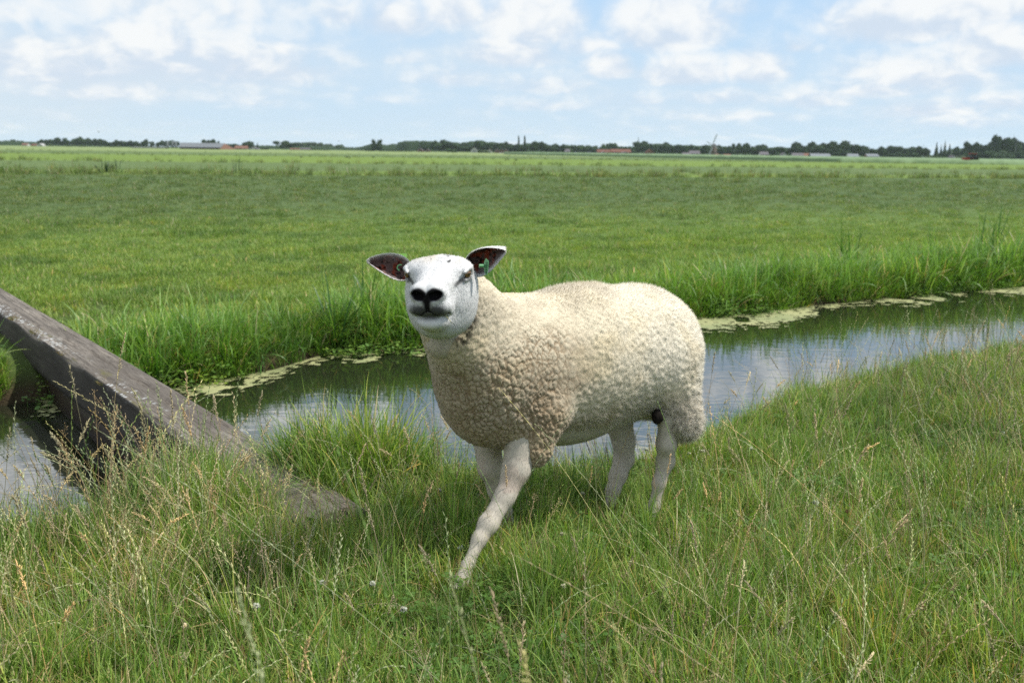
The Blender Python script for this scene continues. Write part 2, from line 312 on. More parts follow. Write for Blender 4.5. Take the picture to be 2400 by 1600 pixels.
def far_scene():
    rnd = random.Random(5)
    dark = leaf_mat('leaves_dark', (.018, .036, .016), (.034, .058, .022)); mid = leaf_mat('leaves_mid', (.028, .052, .020), (.050, .082, .028)); pale = leaf_mat('leaves_pale', (.060, .090, .042), (.10, .13, .062)); bark = flat('bark', (.06, .05, .04))
    MS = {}
    for sh in ('round', 'wide', 'poplar', 'cone', 'bush'):
        for mt, mm in (('d', dark), ('m', mid), ('p', pale)):
            for v in range(3 if sh in ('round', 'wide') else 1): MS[sh, mt, v] = crown_mesh('crown', hash((sh, v)) % 1000 if False else (len(MS)*7+3), sh, mm)
    bm = bmesh.new(); bmesh.ops.create_cone(bm, cap_ends=True, segments=6, radius1=.035, radius2=.018, depth=.5); bmesh.ops.translate(bm, vec=(0, 0, .25), verts=bm.verts); tr = bpy.data.meshes.new('trunk'); bm.to_mesh(tr); bm.free(); tr.materials.append(bark)
    # name the place of each tree by what it stands next to
    MARKS = [(60, 'the orange roofed house at the far left'), (290, 'the white gable at the far left'), (470, 'the long grey barn'), (580, 'the red roofed farmhouse'), (700, 'the pair of low red sheds'), (880, 'the two tall dark trees'), (1180, 'the row of grey gables'), (1222, 'the two poplars'), (1440, 'the long red roofed terrace'), (1495, 'the church spire'), (1670, 'the windmill'), (1790, 'the small white houses'), (1925, 'the dark shed'), (2043, 'the brick shed with the pale roof'), (2212, 'the dark conifers'), (2378, 'the phone mast')]
    T = []   # (crop offset, crop x, crop top, crop width, shape, tone, distance)
    def row(off, items, D, sh='round', tone='d'):
        for it in items: x, y, w = it[:3]; T.append((off+x/2.94, 300+y/2.94, w/2.94, it[3] if len(it) > 3 else sh, it[4] if len(it) > 4 else tone, it[5] if len(it) > 5 else D))
    row(0, [(10, 92, 34), (40, 90, 34), (70, 92, 30), (98, 84, 34), (130, 90, 32), (155, 92, 30), (215, 98, 36), (245, 104, 30)], 1150, 'wide', 'm')
    row(0, [(290, 84, 40), (318, 95, 28), (355, 92, 38), (398, 73, 62), (430, 95, 26), (470, 88, 60), (520, 83, 50), (552, 70, 46), (585, 78, 44), (620, 82, 44), (655, 80, 44), (690, 82, 44), (722, 90, 45), (760, 104, 34), (800, 95, 48), (835, 90, 44), (865, 97, 44), (905, 94, 48), (945, 98, 44), (985, 98, 34), (1012, 84, 36), (1052, 98, 30), (1085, 105, 28), (1120, 92, 40), (1150, 96, 38), (1180, 94, 38), (1215, 93, 40)], 950)
    row(0, [(350, 108, 30, 'bush', 'p'), (475, 110, 30, 'bush', 'p'), (570, 112, 34, 'bush', 'm'), (820, 120, 34, 'bush', 'p'), (765, 118, 30, 'bush', 'm')], 900)
    row(0, [(1410, 86, 42), (1440, 90, 38), (1475, 85, 42), (1508, 97, 24), (1590, 113, 84, 'wide'), (1715, 98, 78), (1775, 112, 22, 'cone'), (1815, 134, 44, 'bush'), (1970, 96, 86), (1912, 122, 44, 'wide', 'm', 1300)], 800)
    row(0, [(1840, 122, 50), (1880, 124, 40), (2050, 104, 66), (2095, 103, 64), (2155, 103, 74), (2205, 106, 64), (2245, 114, 54), (2280, 114, 34), (2330, 120, 54)], 1250, 'wide', 'm')
    row(0, [(2130, 148, 50, 'bush'), (2200, 150, 60, 'bush'), (2250, 152, 40, 'bush')], 850)
    row(800, [(0, 118, 34), (300, 120, 50)], 1300, 'wide', 'm'); row(800, [(40, 134, 64), (120, 134, 64), (480, 130, 74), (540, 138, 64), (620, 130, 60), (820, 124, 60), (880, 126, 70)], 1250, 'wide', 'm')
    row(800, [(222, 98, 36, 'poplar'), (240, 112, 30), (264, 99, 44, 'poplar'), (178, 145, 34, 'bush'), (200, 148, 34, 'bush'), (330, 150, 60, 'bush'), (380, 152, 50, 'bush'), (450, 152, 60, 'bush', 'm'), (580, 118, 54), (645, 97, 56), (735, 94, 96), (690, 125, 54), (800, 126, 54), (850, 130, 64), (900, 132, 54), (965, 100, 70), (1030, 118, 54), (1090, 106, 60), (1160, 120, 64), (1205, 120, 60), (1221, 80, 16, 'poplar'), (1262, 82, 18, 'poplar'), (1250, 122, 54), (1330, 102, 74), (1382, 103, 66), (1430, 118, 64), (1480, 120, 64), (1525, 122, 54)], 800)
    row(800, [(760, 138, 50, 'bush', 'm'), (990, 150, 60, 'bush', 'p')], 760)
    row(800, [(1580, 122, 64), (1640, 122, 64), (1690, 124, 54), (1745, 127, 54), (1810, 119, 54), (1850, 111, 56), (1900, 130, 54), (1950, 133, 64), (2010, 132, 54)], 900, 'wide', 'm'); row(800, [(2080, 102, 94), (2145, 120, 44), (2200, 125, 44), (2235, 111, 74), (2290, 125, 64), (2335, 125, 54)], 850)
    row(800, [(1790, 172, 34, 'bush'), (1835, 168, 40, 'bush', 'm'), (1885, 172, 30, 'bush'), (1930, 170, 34, 'bush', 'm'), (2140, 172, 40, 'bush', 'p'), (2230, 160, 50, 'bush')], 700)
    row(1600, [(15, 126, 54), (60, 145, 44), (100, 135, 44), (150, 126, 54), (240, 128, 64), (290, 140, 54), (325, 134, 54), (385, 115, 50), (430, 117, 64), (490, 137, 54), (545, 123, 80), (610, 148, 64), (655, 140, 64), (705, 141, 64), (785, 111, 84), (830, 124, 54), (885, 109, 84), (945, 117, 74), (1000, 117, 74), (1060, 114, 74), (1115, 101, 104), (1160, 130, 44), (1235, 131, 94), (1300, 150, 64), (1365, 138, 64), (1425, 132, 84), (1500, 141, 74), (1560, 140, 84), (1620, 136, 64), (1670, 145, 54), (1743, 121, 32, 'cone'), (1775, 137, 27, 'cone'), (1800, 113, 30, 'cone'), (1833, 131, 30, 'cone'), (1880, 140, 44), (1940, 142, 54), (2003, 113, 74), (2060, 117, 64), (2110, 119, 64), (2165, 77, 74), (2210, 75, 84), (2260, 87, 74), (2310, 111, 74), (2340, 117, 54)], 750)
    row(1600, [(90, 182, 40, 'bush', 'p'), (440, 172, 40, 'bush', 'p'), (1690, 182, 34, 'bush', 'p'), (1055, 188, 60, 'bush', 'p'), (1780, 190, 70, 'bush', 'm'), (1900, 185, 60, 'bush', 'p'), (1960, 165, 40, 'bush', 'm'), (1920, 196, 60, 'bush', 'p'), (2260, 205, 80, 'bush', 'm')], 640)
    row(1600, [(1100, 150, 90, 'bush'), (1450, 160, 90, 'bush'), (1550, 165, 90, 'bush'), (2050, 150, 90, 'bush'), (2150, 150, 100, 'bush'), (2250, 150, 100, 'bush'), (2330, 150, 90, 'bush'), (1980, 160, 80, 'bush'), (700, 165, 90, 'bush'), (620, 170, 80, 'bush')], 700)
    T.sort(); cnt = {}
    ORD = ['nearest', 'second', 'third', 'fourth', 'fifth', 'sixth', 'seventh', 'eighth', 'ninth', 'tenth', 'eleventh', 'twelfth', 'thirteenth', 'fourteenth']
    lst = []
    for t in T:
        m = min(MARKS, key=lambda q: abs(q[0]-t[0])); sd = 'left' if t[0] < m[0] else 'right'; lst.append((m, sd, abs(t[0]-m[0]), t))
    byk = {}
    for q in lst: byk.setdefault((q[0][0], q[1], q[3][3]), []).append(q)
    for key, grp in byk.items():
        grp.sort(key=lambda q: q[2])
        for i, (m, sd, _, (px, top, w, sh, tone, D)) in enumerate(grp):
            base = hz_y(px)+1.45/D*2333; H = (base-top)*M_PER(D); H *= 1.10; Wd = w*M_PER(D)*1.38
            x, y = hz(px, D); 
            word = {'round': 'rounded', 'wide': 'broad', 'poplar': 'slim upright', 'cone': 'pointed conifer like', 'bush': 'low bushy'}[sh]; tw = {'d': 'dark', 'm': 'green', 'p': 'pale green'}[tone]
            lab = '%s %s tree on the horizon, %s of its kind %s of %s' % (tw, word, ORD[min(i, 13)], sd, m[1])
            name = {'round': 'tree', 'wide': 'tree', 'poplar': 'poplar_tree', 'cone': 'conifer_tree', 'bush': 'shrub'}[sh]; lab = lab.replace('low bushy tree', 'low shrub').replace('pointed conifer like tree', 'pointed conifer')
            r = empty(name, (x, y, -.25)); tag(r, ' '.join(lab.split()[:16]), 'shrub' if sh == 'bush' else 'tree', 'trees and shrubs along the horizon')
            c = link('crown', MS[sh, tone, rnd.randrange(3) if sh in ('round', 'wide') else 0], None, r); c.scale = (Wd, Wd*.9, H); c.rotation_euler = (0, 0, rnd.choice((0, 3.1416))+rnd.uniform(-.3, .3) if sh == 'wide' else rnd.random()*6.28)
            tk = link('trunk', tr, None, r); tk.scale = (H, H, H)
    # ---------------- buildings
    brick = far_material('brick', (.16, .085, .06)); red = far_material('red_tiles', (.14, .062, .045)); orange = far_material('orange_tiles', (.165, .085, .062)); grey = far_material('grey_sheet', (.125, .135, .145)); lightg = far_material('pale_sheet', (.17, .185, .20)); white = far_material('white_wall', (.42, .42, .41)); darkb = far_material('dark_boards', (.035, .035, .04)); slate = far_material('slate', (.11, .10, .11)); glass = far_material('dark_window', (.03, .035, .04), .3); rust = far_material('brown_heap', (.10, .06, .04)); concrete = far_material('concrete', (.24, .24, .23))
    def house(name, px0, px1, ytop, D, wall, roof, label, cat='house', eave=.5, depth=None, gable=False, wins=3, ybase=None):
        px = (px0+px1)/2; base = hz_y(px)+1.45/D*2333; H = (base-ytop)*M_PER(D); Wd = (px1-px0)*M_PER(D); dp = depth or max(6, Wd*.5); x, y = hz(px, D); he = H*eave
        r = empty(name, (x, y, -.2)); tag(r, label, cat, 'far buildings')
        def quad(nm, V, F, mt, par=r): me = bpy.data.meshes.new(nm); me.from_pydata(V, [], F); return link(nm, me, mt, par)
        a, b = -Wd/2, Wd/2; c, d = -dp/2, dp/2
        if gable:
            V = [(a, c, 0), (b, c, 0), (b, d, 0), (a, d, 0), (a, c, he), (b, c, he), (b, d, he), (a, d, he), (0, c, H*.97), (0, d, H*.97)]
            w = quad('wall', V, [(0, 1, 5, 8, 4), (1, 2, 6, 5), (2, 3, 7, 9, 6), (3, 0, 4, 7)], wall); o = .04*Wd
            quad('roof', [(a-o, c-.3, he-o), (0, c-.3, H), (0, d+.3, H), (a-o, d+.3, he-o), (b+o, c-.3, he-o), (b+o, d+.3, he-o), (a-o, c-.3, he-o-.3), (0, c-.3, H-.3), (b+o, c-.3, he-o-.3)], [(0, 1, 2, 3), (1, 4, 5, 2), (0, 6, 7, 1), (1, 7, 8, 4)], roof)
        else:
            V = [(a, c, 0), (b, c, 0), (b, d, 0), (a, d, 0), (a, c, he), (b, c, he), (b, d, he), (a, d, he), (a, 0, H*.97), (b, 0, H*.97)]
            w = quad('wall', V, [(0, 1, 5, 4), (1, 2, 6, 9, 5), (2, 3, 7, 6), (3, 0, 4, 8, 7)], wall); o = .02*Wd+.2
            quad('roof', [(a-o, c-.4, he-.15), (b+o, c-.4, he-.15), (b+o, 0, H), (a-o, 0, H), (a-o, d+.4, he-.15), (b+o, d+.4, he-.15), (a-o, c-.4, he-.4), (b+o, c-.4, he-.4)], [(0, 1, 2, 3), (3, 2, 5, 4), (6, 7, 1, 0)], roof)
        for k in range(wins):
            wx = a+(k+.5)*Wd/max(wins, 1); ww = min(Wd/wins*.22, 1.2); quad('window', [(wx-ww, c-.05, he*.35), (wx+ww, c-.05, he*.35), (wx+ww, c-.05, he*.8), (wx-ww, c-.05, he*.8), (wx-ww, c+.1, he*.35), (wx+ww, c+.1, he*.35), (wx+ww, c+.1, he*.8), (wx-ww, c+.1, he*.8)], [(0, 1, 2, 3), (0, 4, 5, 1), (1, 5, 6, 2), (2, 6, 7, 3), (3, 7, 4, 0)], glass)
        return r, a, b, c, d, he, H
    o0, o1, o2 = (lambda v: v/2.94), (lambda v: 800+v/2.94), (lambda v: 1600+v/2.94); Yc = lambda v: 300+v/2.94
    house('house', o0(163), o0(198), Yc(109), 900, white, orange, 'small house with an orange roof among pale trees at the far left horizon')
    house('house', o0(228), o0(262), Yc(113), 880, brick, red, 'low red house between the orange roof and the white gable, far left')
    house('house', o0(266), o0(304), Yc(110), 870, white, white, 'small white gabled house on the horizon at the far left', gable=True, wins=1)
    house('low_shed', o0(934), o0(1140), Yc(134), 700, concrete, concrete, 'long low pale concrete wall and shed left of the big grey barn', 'shed', eave=.85, wins=0)
    # the long barn: grey roof, brick gable to the left, dark side
    D = 640; px0, px1 = o0(1232), o0(1542); base = hz_y(470)+1.45/D*2333; mp_ = M_PER(D); H = (base-Yc(107))*mp_; x, y = hz((px0+px1)/2, D); W_ = (px1-px0)*mp_
    r = empty('barn', (x, y, -.2)); tag(r, 'long barn with a big grey sheet roof and brick gable on the left horizon', 'barn', 'far buildings')
    def quad(nm, V, F, mt, par=r): me = bpy.data.meshes.new(nm); me.from_pydata(V, [], F); return link(nm, me, mt, par)
    a, b = -W_/2, W_/2; g = W_*.11; dp = 26; he = H*.30
    V = [(a, 8, 0), (a+g*1.7, -dp/2, 0), (b, -dp/2, 0), (b, dp, 0), (a, 8, he), (a+g*1.7, -dp/2, he), (b, -dp/2, he), (a+g*.85, -2, H*.96), (b-g*.35, 4, H*.96)]
    quad('wall', V, [(0, 1, 5, 7, 4), (1, 2, 6, 5), (2, 3, 8, 6)], brick); quad('side_opening', [(a+g*1.8, -dp/2-.1, .3), (b-.5, -dp/2-.1, .3), (b-.5, -dp/2-.1, he*.85), (a+g*1.8, -dp/2-.1, he*.85)], [(0, 1, 2, 3)], darkb)
    quad('roof', [(a+g*1.75, -dp/2-.8, he), (b+1.5, -dp/2-.8, he), (b-g*.4, 4, H), (a+g*.8, -2.2, H), (a-1, 8, he-.2), (a-g*.1, 8.5, he-.2)], [(0, 1, 2, 3), (0, 3, 5, 4)], grey)
    for k in range(7): xx = a+g*1.2+k*(W_-g*1.6)/7; quad('roof_sheet_seam', [(xx+g*.55, -dp/2-.95, he+.1), (xx+g*.55+.2, -dp/2-.95, he+.1), (xx+.3, 1, H+.08), (xx, 1, H+.08)], [(0, 1, 2, 3)], lightg)
    # silos left of the barn
    for q, (sx_, lab) in enumerate(((1155, 'slim grey feed silo, leftmost of three by the barn'), (1190, 'grey feed silo in the middle of three by the barn'), (1212, 'grey feed silo closest to the long barn'))):
        bm = bmesh.new(); bmesh.ops.create_cone(bm, cap_ends=True, segments=14, radius1=1.4, radius2=1.4, depth=4.5); bmesh.ops.translate(bm, vec=(0, 0, 4.3), verts=bm.verts); k = bmesh.ops.create_cone(bm, cap_ends=True, segments=14, radius1=.3, radius2=1.4, depth=1.6); bmesh.ops.translate(bm, vec=(0, 0, 1.25), verts=k['verts'])
        k = bmesh.ops.create_cone(bm, cap_ends=True, segments=14, radius1=1.45, radius2=.2, depth=.9); bmesh.ops.translate(bm, vec=(0, 0, 7.0), verts=k['verts']); me = bpy.data.meshes.new('silo'); bm.to_mesh(me); bm.free(); x_, y_ = hz(o0(sx_), 650); s = empty('feed_silo', (x_, y_, -.2)); tag(s, lab, 'silo', 'feed silos'); link('tank', me, lightg, s); s.scale = (.55, .55, .62)
        for ax_, ay_ in ((1, 1), (-1, 1), (1, -1), (-1, -1)): bm = bmesh.new(); bmesh.ops.create_cube(bm, size=1); bm.transform(Matrix.Translation((ax_*.95, ay_*.95, 1.1))@Matrix.Diagonal((.12, .12, 2.2, 1))); me = bpy.data.meshes.new('leg'); bm.to_mesh(me); bm.free(); link('leg', me, grey, s)
    house('farmhouse', o0(1628), o0(1706), Yc(126), 760, brick, orange, 'farmhouse with an orange tiled roof right of the long barn', eave=.40)
    house('farmhouse', o0(1716), o0(1784), Yc(133), 740, white, slate, 'brown roofed farmhouse with white gable, right of the orange roofed one', gable=True, eave=.3, wins=2)
    house('low_shed', o0(1560), o0(1625), Yc(142), 770, brick, slate, 'low dark brown shed just left of the orange farmhouse', 'shed')
    house('low_shed', o0(2005), o0(2062), Yc(142), 860, brick, red, 'low shed with bright red roof on the horizon, left one of the pair', 'shed'); house('low_shed', o0(2070), o0(2140), Yc(140), 870, brick, slate, 'low shed with dark roof on the horizon, right one of the pair', 'shed')
    house('flat_block', o1(342), o1(406), Yc(130), 2100, lightg, lightg, 'pale flat roofed block far away beyond the two tall dark trees', 'building', eave=.93, wins=5)
    for p0, p1, yt, wl_, rf, lab in ((525, 568, 143, brick, slate, 'brown brick house among trees left of the row of gables'), (580, 612, 148, brick, slate, 'small brick house next to the brown one, left of the gables'), (895, 938, 136, white, slate, 'grey roofed house with white wall between tree clumps'), (1008, 1036, 146, white, brick, 'narrow white house with brown roof left of the grey gables'), (1058, 1088, 145, brick, lightg, 'grey gable, leftmost of three beside each other'), (1088, 1122, 146, brick, grey, 'grey gable in the middle of three beside each other'), (1122, 1150, 146, brick, lightg, 'grey gable, rightmost of three beside each other')):
        house('house', o1(p0), o1(p1), Yc(yt), 780, wl_, rf, lab, gable=True, wins=1)
    house('white_shed', o1(1092), o1(1150), Yc(173), 700, white, white, 'low white shed in front of the three grey gables', 'shed', eave=.9, wins=0)
    house('terrace_house', o1(1540), o1(1572), Yc(148), 800, white, slate, 'narrow pink white house at the left end of the low barns', wins=1)
    house('terrace_house', o1(1765), o1(1862), Yc(152), 820, brick, red, 'row of houses with dull red roof left of the bright red one', wins=5); house('terrace_house', o1(1862), o1(1985), Yc(150), 810, brick, red, 'row of houses with bright red roof beside the church trees', wins=6)
    for p0, p1, lab in ((1583, 1660, 'low grey barn with pale roof, leftmost of four before the terrace'), (1660, 1765, 'low dark barn, second of four before the terrace'), (1768, 1842, 'low pale roofed barn, third of four before the terrace'), (1912, 1995, 'low barn with pale gable, rightmost of four before the terrace')):
        house('low_barn', o1(p0), o1(p1), Yc(167), 560, darkb, lightg, lab, 'barn', gable=True, eave=.45, wins=0)
    house('farmhouse', o1(2095), o1(2152), Yc(151), 720, brick, red, 'brick house with red roof right of the church spire', gable=True, eave=.5, wins=2)
    # church spire
    x, y = hz(o1(2043), 1150); k = M_PER(1150); s = empty('church', (x, y, -.2)); tag(s, 'church tower with a thin pointed spire above the trees', 'church', 'far buildings')
    bm = bmesh.new(); bmesh.ops.create_cube(bm, size=1); bm.transform(Matrix.Translation((0, 0, 18*k/2))@Matrix.Diagonal((4*k, 4*k, 18*k, 1))); me = bpy.data.meshes.new('tower'); bm.to_mesh(me); bm.free(); link('tower', me, brick, s)
    Hs = (hz_y(1495)+3-Yc(70))*k; bm = bmesh.new(); bmesh.ops.create_cone(bm, cap_ends=True, segments=8, radius1=2.2*k, radius2=.12, depth=Hs-18*k); bmesh.ops.translate(bm, vec=(0, 0, 18*k+(Hs-18*k)/2), verts=bm.verts); me = bpy.data.meshes.new('spire'); bm.to_mesh(me); bm.free(); link('spire', me, slate, s)
    # right part
    for p0, p1, yt, D_, wl_, rf, lab, g_ in ((0, 46, 172, 640, white, slate, 'grey and white house, left one of two left of the windmill', False), (46, 110, 160, 660, white, slate, 'grey and white house just left of the windmill', False), (214, 276, 181, 520, white, orange, 'small white house with orange roof at the windmill foot', True), (284, 324, 183, 530, white, orange, 'low building with pale orange roof right of the windmill foot', False), (530, 582, 167, 640, white, slate, 'white house with dark roof in the trees right of the windmill', False), (674, 712, 174, 650, white, slate, 'small white house left of the dark shed, between trees', True),
                                        (755, 822, 176, 640, white, slate, 'pair of white fronted houses left of the dark shed', False), (826, 874, 178, 640, brick, orange, 'orange roofed low house touching the dark shed', False), (1135, 1200, 181, 640, white, lightg, 'white house with pale roof right of the dark shed', False), (1838, 1872, 192, 640, white, slate, 'small white house under the pointed conifers', True)):
        house('house', o2(p0), o2(p1), Yc(yt), D_, wl_, rf, lab, gable=g_, wins=2)
    house('dark_shed', o2(880), o2(1002), Yc(180), 560, darkb, lightg, 'dark boarded shed with a pale sheet roof on the right horizon', 'shed', eave=.5, wins=0); house('brick_shed', o2(1262), o2(1334), Yc(182), 560, brick, lightg, 'brick shed with a pale roof on the right horizon', 'shed', eave=.6, wins=2)
    # windmill
    D = 620; k = M_PER(D); px = o2(212); x, y = hz(px, D); base = hz_y(px)+1.45/D*2333; s = empty('windmill', (x, y, -.2)); tag(s, 'brown tower windmill with its sails turned, standing above the village', 'windmill')
    Hm = (base-Yc(126))*k; bm = bmesh.new(); bmesh.ops.create_cone(bm, cap_ends=True, segments=16, radius1=8.6*k, radius2=5.0*k, depth=Hm); bmesh.ops.translate(bm, vec=(0, 0, Hm/2), verts=bm.verts); me = bpy.data.meshes.new('tower'); bm.to_mesh(me); bm.free(); link('tower', me, far_material('mill_brick', (.13, .10, .085)), s)
    bm = bmesh.new(); bmesh.ops.create_icosphere(bm, subdivisions=2, radius=1); bm.transform(Matrix.Translation((0, 0, Hm))@Matrix.Diagonal((5.4*k, 6.4*k, 3.4*k, 1))); me = bpy.data.meshes.new('cap'); bm.to_mesh(me); bm.free(); link('cap', me, slate, s)
    bm = bmesh.new(); bmesh.ops.create_cone(bm, cap_ends=True, segments=24, radius1=8.2*k, radius2=8.2*k, depth=.5*k); bmesh.ops.translate(bm, vec=(0, 0, Hm*.40), verts=bm.verts); me = bpy.data.meshes.new('gallery'); bm.to_mesh(me); bm.free(); link('gallery', me, darkb, s)
    hub = Vector((-4*k, -7.5*k, Hm*1.0)); sm = far_material('sail_wood', (.38, .40, .40))
    # sail tips in picture units relative to the hub
    hubpx, hubpy = o2(198), Yc(124)
    for tx, ty in ((224, 55), (158, 100), (168, 200), (236, 146)):
        dx_, dz_ = (o2(tx)-hubpx)*k, -(Yc(ty)-hubpy)*k; L = math.hypot(dx_, dz_); a_ = math.atan2(dz_, dx_); W1 = 1.9*k if (tx, ty) in ((224, 55), (168, 200)) else 1.2*k; bm = bmesh.new()
        def bar(x0, z0, x1, z1, th):
            q = bmesh.ops.create_cube(bm, size=1)['verts']; c_ = Vector(((x0+x1)/2, 0, (z0+z1)/2)); ln = math.hypot(x1-x0, z1-z0); bmesh.ops.transform(bm, matrix=Matrix.Translation(c_)@Matrix.Rotation(-math.atan2(z1-z0, x1-x0), 4, 'Y')@Matrix.Diagonal((ln, th, th, 1)), verts=q)
        bar(0, 0, L, 0, .45*k); bar(L*.15, W1, L, W1, .25*k)
        for i in range(9): u_ = L*(.15+.85*i/8); bar(u_, 0, u_, W1, .2*k)
        q = bmesh.ops.create_cube(bm, size=1)['verts']; bmesh.ops.transform(bm, matrix=Matrix.Translation((L*.575, .1, W1*.5))@Matrix.Diagonal((L*.85, .05, W1*.96, 1)), verts=q)
        bm.transform(Matrix.Rotation(-a_, 4, 'Y')); me = bpy.data.meshes.new('sail'); bm.to_mesh(me); bm.free(); o = link('sail', me, sm, s); o.location = hub
    # masts
    for px, yt, D_, nm, lab in ((o2(1653), Yc(115), 1100, 'chimney_mast', 'thin mast above the trees left of the conifers'), (o2(2287), Yc(74), 720, 'phone_mast', 'phone mast rising from the tall grove at the right edge')):
        x, y = hz(px, D_); k = M_PER(D_); H = (hz_y(px)-yt)*k; s = empty(nm, (x, y, -.2)); tag(s, lab, 'mast'); bm = bmesh.new(); bmesh.ops.create_cone(bm, cap_ends=True, segments=6, radius1=.7*k, radius2=.35*k, depth=H); bmesh.ops.translate(bm, vec=(0, 0, H/2), verts=bm.verts); me = bpy.data.meshes.new('pole'); bm.to_mesh(me); bm.free(); link('pole', me, grey, s)
        if nm == 'phone_mast':
            for q in range(3): bm = bmesh.new(); bmesh.ops.create_cube(bm, size=1); bm.transform(Matrix.Translation((math.cos(q*2.1)*1.1*k, math.sin(q*2.1)*1.1*k, H-2.5*k))@Matrix.Diagonal((.8*k, .8*k, 5*k, 1))); me = bpy.data.meshes.new('antenna'); bm.to_mesh(me); bm.free(); link('antenna', me, grey, s)
    # maize field on the right
    line = [(-5, 470), (20, 400), (54, 318), (77, 240), (110, 232), (200, 270)]; xs = np.linspace(-5, 200, 420); yf = np.interp(xs, [p[0] for p in line], [p[1] for p in line])+(fbm2(xs, xs*0, .3, 2)-.5)*3
    rows = []; 
    for k_, (dy, z) in enumerate(((0, -.2), (.4, .55), (1.5, .80), (15, .9), (60, .9), (200, .9), (400, .9), (400.5, -.2))): rows.append(np.stack([xs+dy*.25, yf+dy, np.full(len(xs), z)+(fbm2(xs, xs*0+dy, 1.3, 3)-.5)*.35*(z > 0)], 1))
    V = np.concatenate(rows); n = len(xs); F = [(k_*n+i, k_*n+i+1, (k_+1)*n+i+1, (k_+1)*n+i) for k_ in range(7) for i in range(n-1)]
    m = NT('maize'); nz = m.noise(m.coord('Object', (2, .15, 2)), 1.0, 5, .7); m.base(m.mix((.075, .135, .045), (.17, .24, .12), nz), .8, .3); o = link('maize_crop', mesh_np('maize_crop', V, F), m.m); tag(o, 'strip of young maize crop in front of the village on the right', 'crop', kind='stuff')
    # woodland floor and undergrowth that joins the rows of trees
    xs = np.linspace(-760, 700, 900); px_ = 1200+xs/780*2333/1.0; hh = np.where(xs > -120, 6.0, 3.5)+5*fbm2(xs, xs*0+3, .03, 3)+2.2*fbm2(xs, xs*0, .25, 2); gap = sstep(fbm2(xs, xs*0+50, .012, 2), .36, .46)*.7+.3; hh = hh*gap*np.where(xs > -190, 1., .45)
    yb = 1020+0*xs+(fbm2(xs, xs*0+9, .05, 2)-.5)*30; V = np.concatenate([np.stack([xs, yb, np.full(len(xs), -.3)], 1), np.stack([xs, yb+2, hh*.7], 1), np.stack([xs, yb+5, hh], 1), np.stack([xs, yb+25, hh], 1), np.stack([xs, yb+27, np.full(len(xs), -.3)], 1)]); n = len(xs)
    F = [(k_*n+i, k_*n+i+1, (k_+1)*n+i+1, (k_+1)*n+i) for k_ in range(4) for i in range(n-1)]; o = link('undergrowth', mesh_np('undergrowth', V, F, smooth_=False), dark); tag(o, 'dark continuous undergrowth behind the trees of the horizon', 'undergrowth', kind='stuff')
    # tractor with a red trailer
    D = 235; px = o2(1982); x, y = hz(px, D); k = M_PER(D); s = empty('tractor', (x, y, -.2)); tag(s, 'small dark red tractor with cab driving along the maize on the right', 'tractor'); tred = far_material('tractor_red', (.28, .05, .04)); tyre = far_material('tyre', (.02, .02, .02))
    def box(nm, c_, d_, mt, par): bm = bmesh.new(); bmesh.ops.create_cube(bm, size=1); bmesh.ops.bevel(bm, geom=bm.edges, offset=.08, segments=1); bm.transform(Matrix.Translation(c_)@Matrix.Diagonal((*d_, 1))); me = bpy.data.meshes.new(nm); bm.to_mesh(me); bm.free(); return link(nm, me, mt, par)
    def wheel(c_, r_, par): bm = bmesh.new(); bmesh.ops.create_cone(bm, cap_ends=True, segments=16, radius1=r_, radius2=r_, depth=.4); bm.transform(Matrix.Translation(c_)@Matrix.Rotation(math.pi/2, 4, 'X')); me = bpy.data.meshes.new('wheel'); bm.to_mesh(me); bm.free(); link('wheel', me, tyre, par)
    box('bonnet', (-1.0, 0, 1.15), (1.7, .8, .7), tred, s); cb_ = box('cab', (.45, 0, 1.75), (1.3, 1.3, 1.2), glass, s); box('cab_roof', (.45, 0, 2.42), (1.5, 1.5, .16), tred, s); box('mudguard', (.75, -.75, 1.35), (1.3, .3, .25), tred, s)
    for cx_, cy_, r_ in ((.8, -.9, .80), (.8, .9, .80), (-1.4, -.75, .5), (-1.4, .75, .5)): wheel((cx_, cy_, r_), r_, s)
    x2, y2 = hz(o2(2040), D); s = empty('trailer', (x2, y2, -.2)); tag(s, 'low rusty red farm implement behind the tractor', 'trailer'); box('bed', (0, 0, .55), (2.6, 1.4, .45), far_material('rusty_red', (.30, .12, .07)), s); wheel((.4, -.7, .35), .35, s); wheel((.4, .7, .35), .35, s); box('drawbar', (-1.9, 0, .4), (1.4, .15, .12), tyre, s)
    for px, w_, lab in ((o2(1160), 36, 'brown pile at the edge of the maize, left one of two'), (o2(1378), 56, 'brown pile at the edge of the maize, right one of two')):
        D_ = 262; x, y = hz(px, D_); k = M_PER(D_); bm = bmesh.new(); bmesh.ops.create_icosphere(bm, subdivisions=3, radius=1)
        for v in bm.verts: v.co = v.co*(1+.3*mnoise.noise(v.co*3)); 
        bm.transform(Matrix.Translation((0, 0, .2))@Matrix.Diagonal((w_/2.94*k*.5, 1.2, .75, 1))); me = bpy.data.meshes.new('brown_pile'); bm.to_mesh(me); bm.free(); o = link('brown_pile', me, rust, None, (x, y, -.2)); tag(o, lab, 'pile')
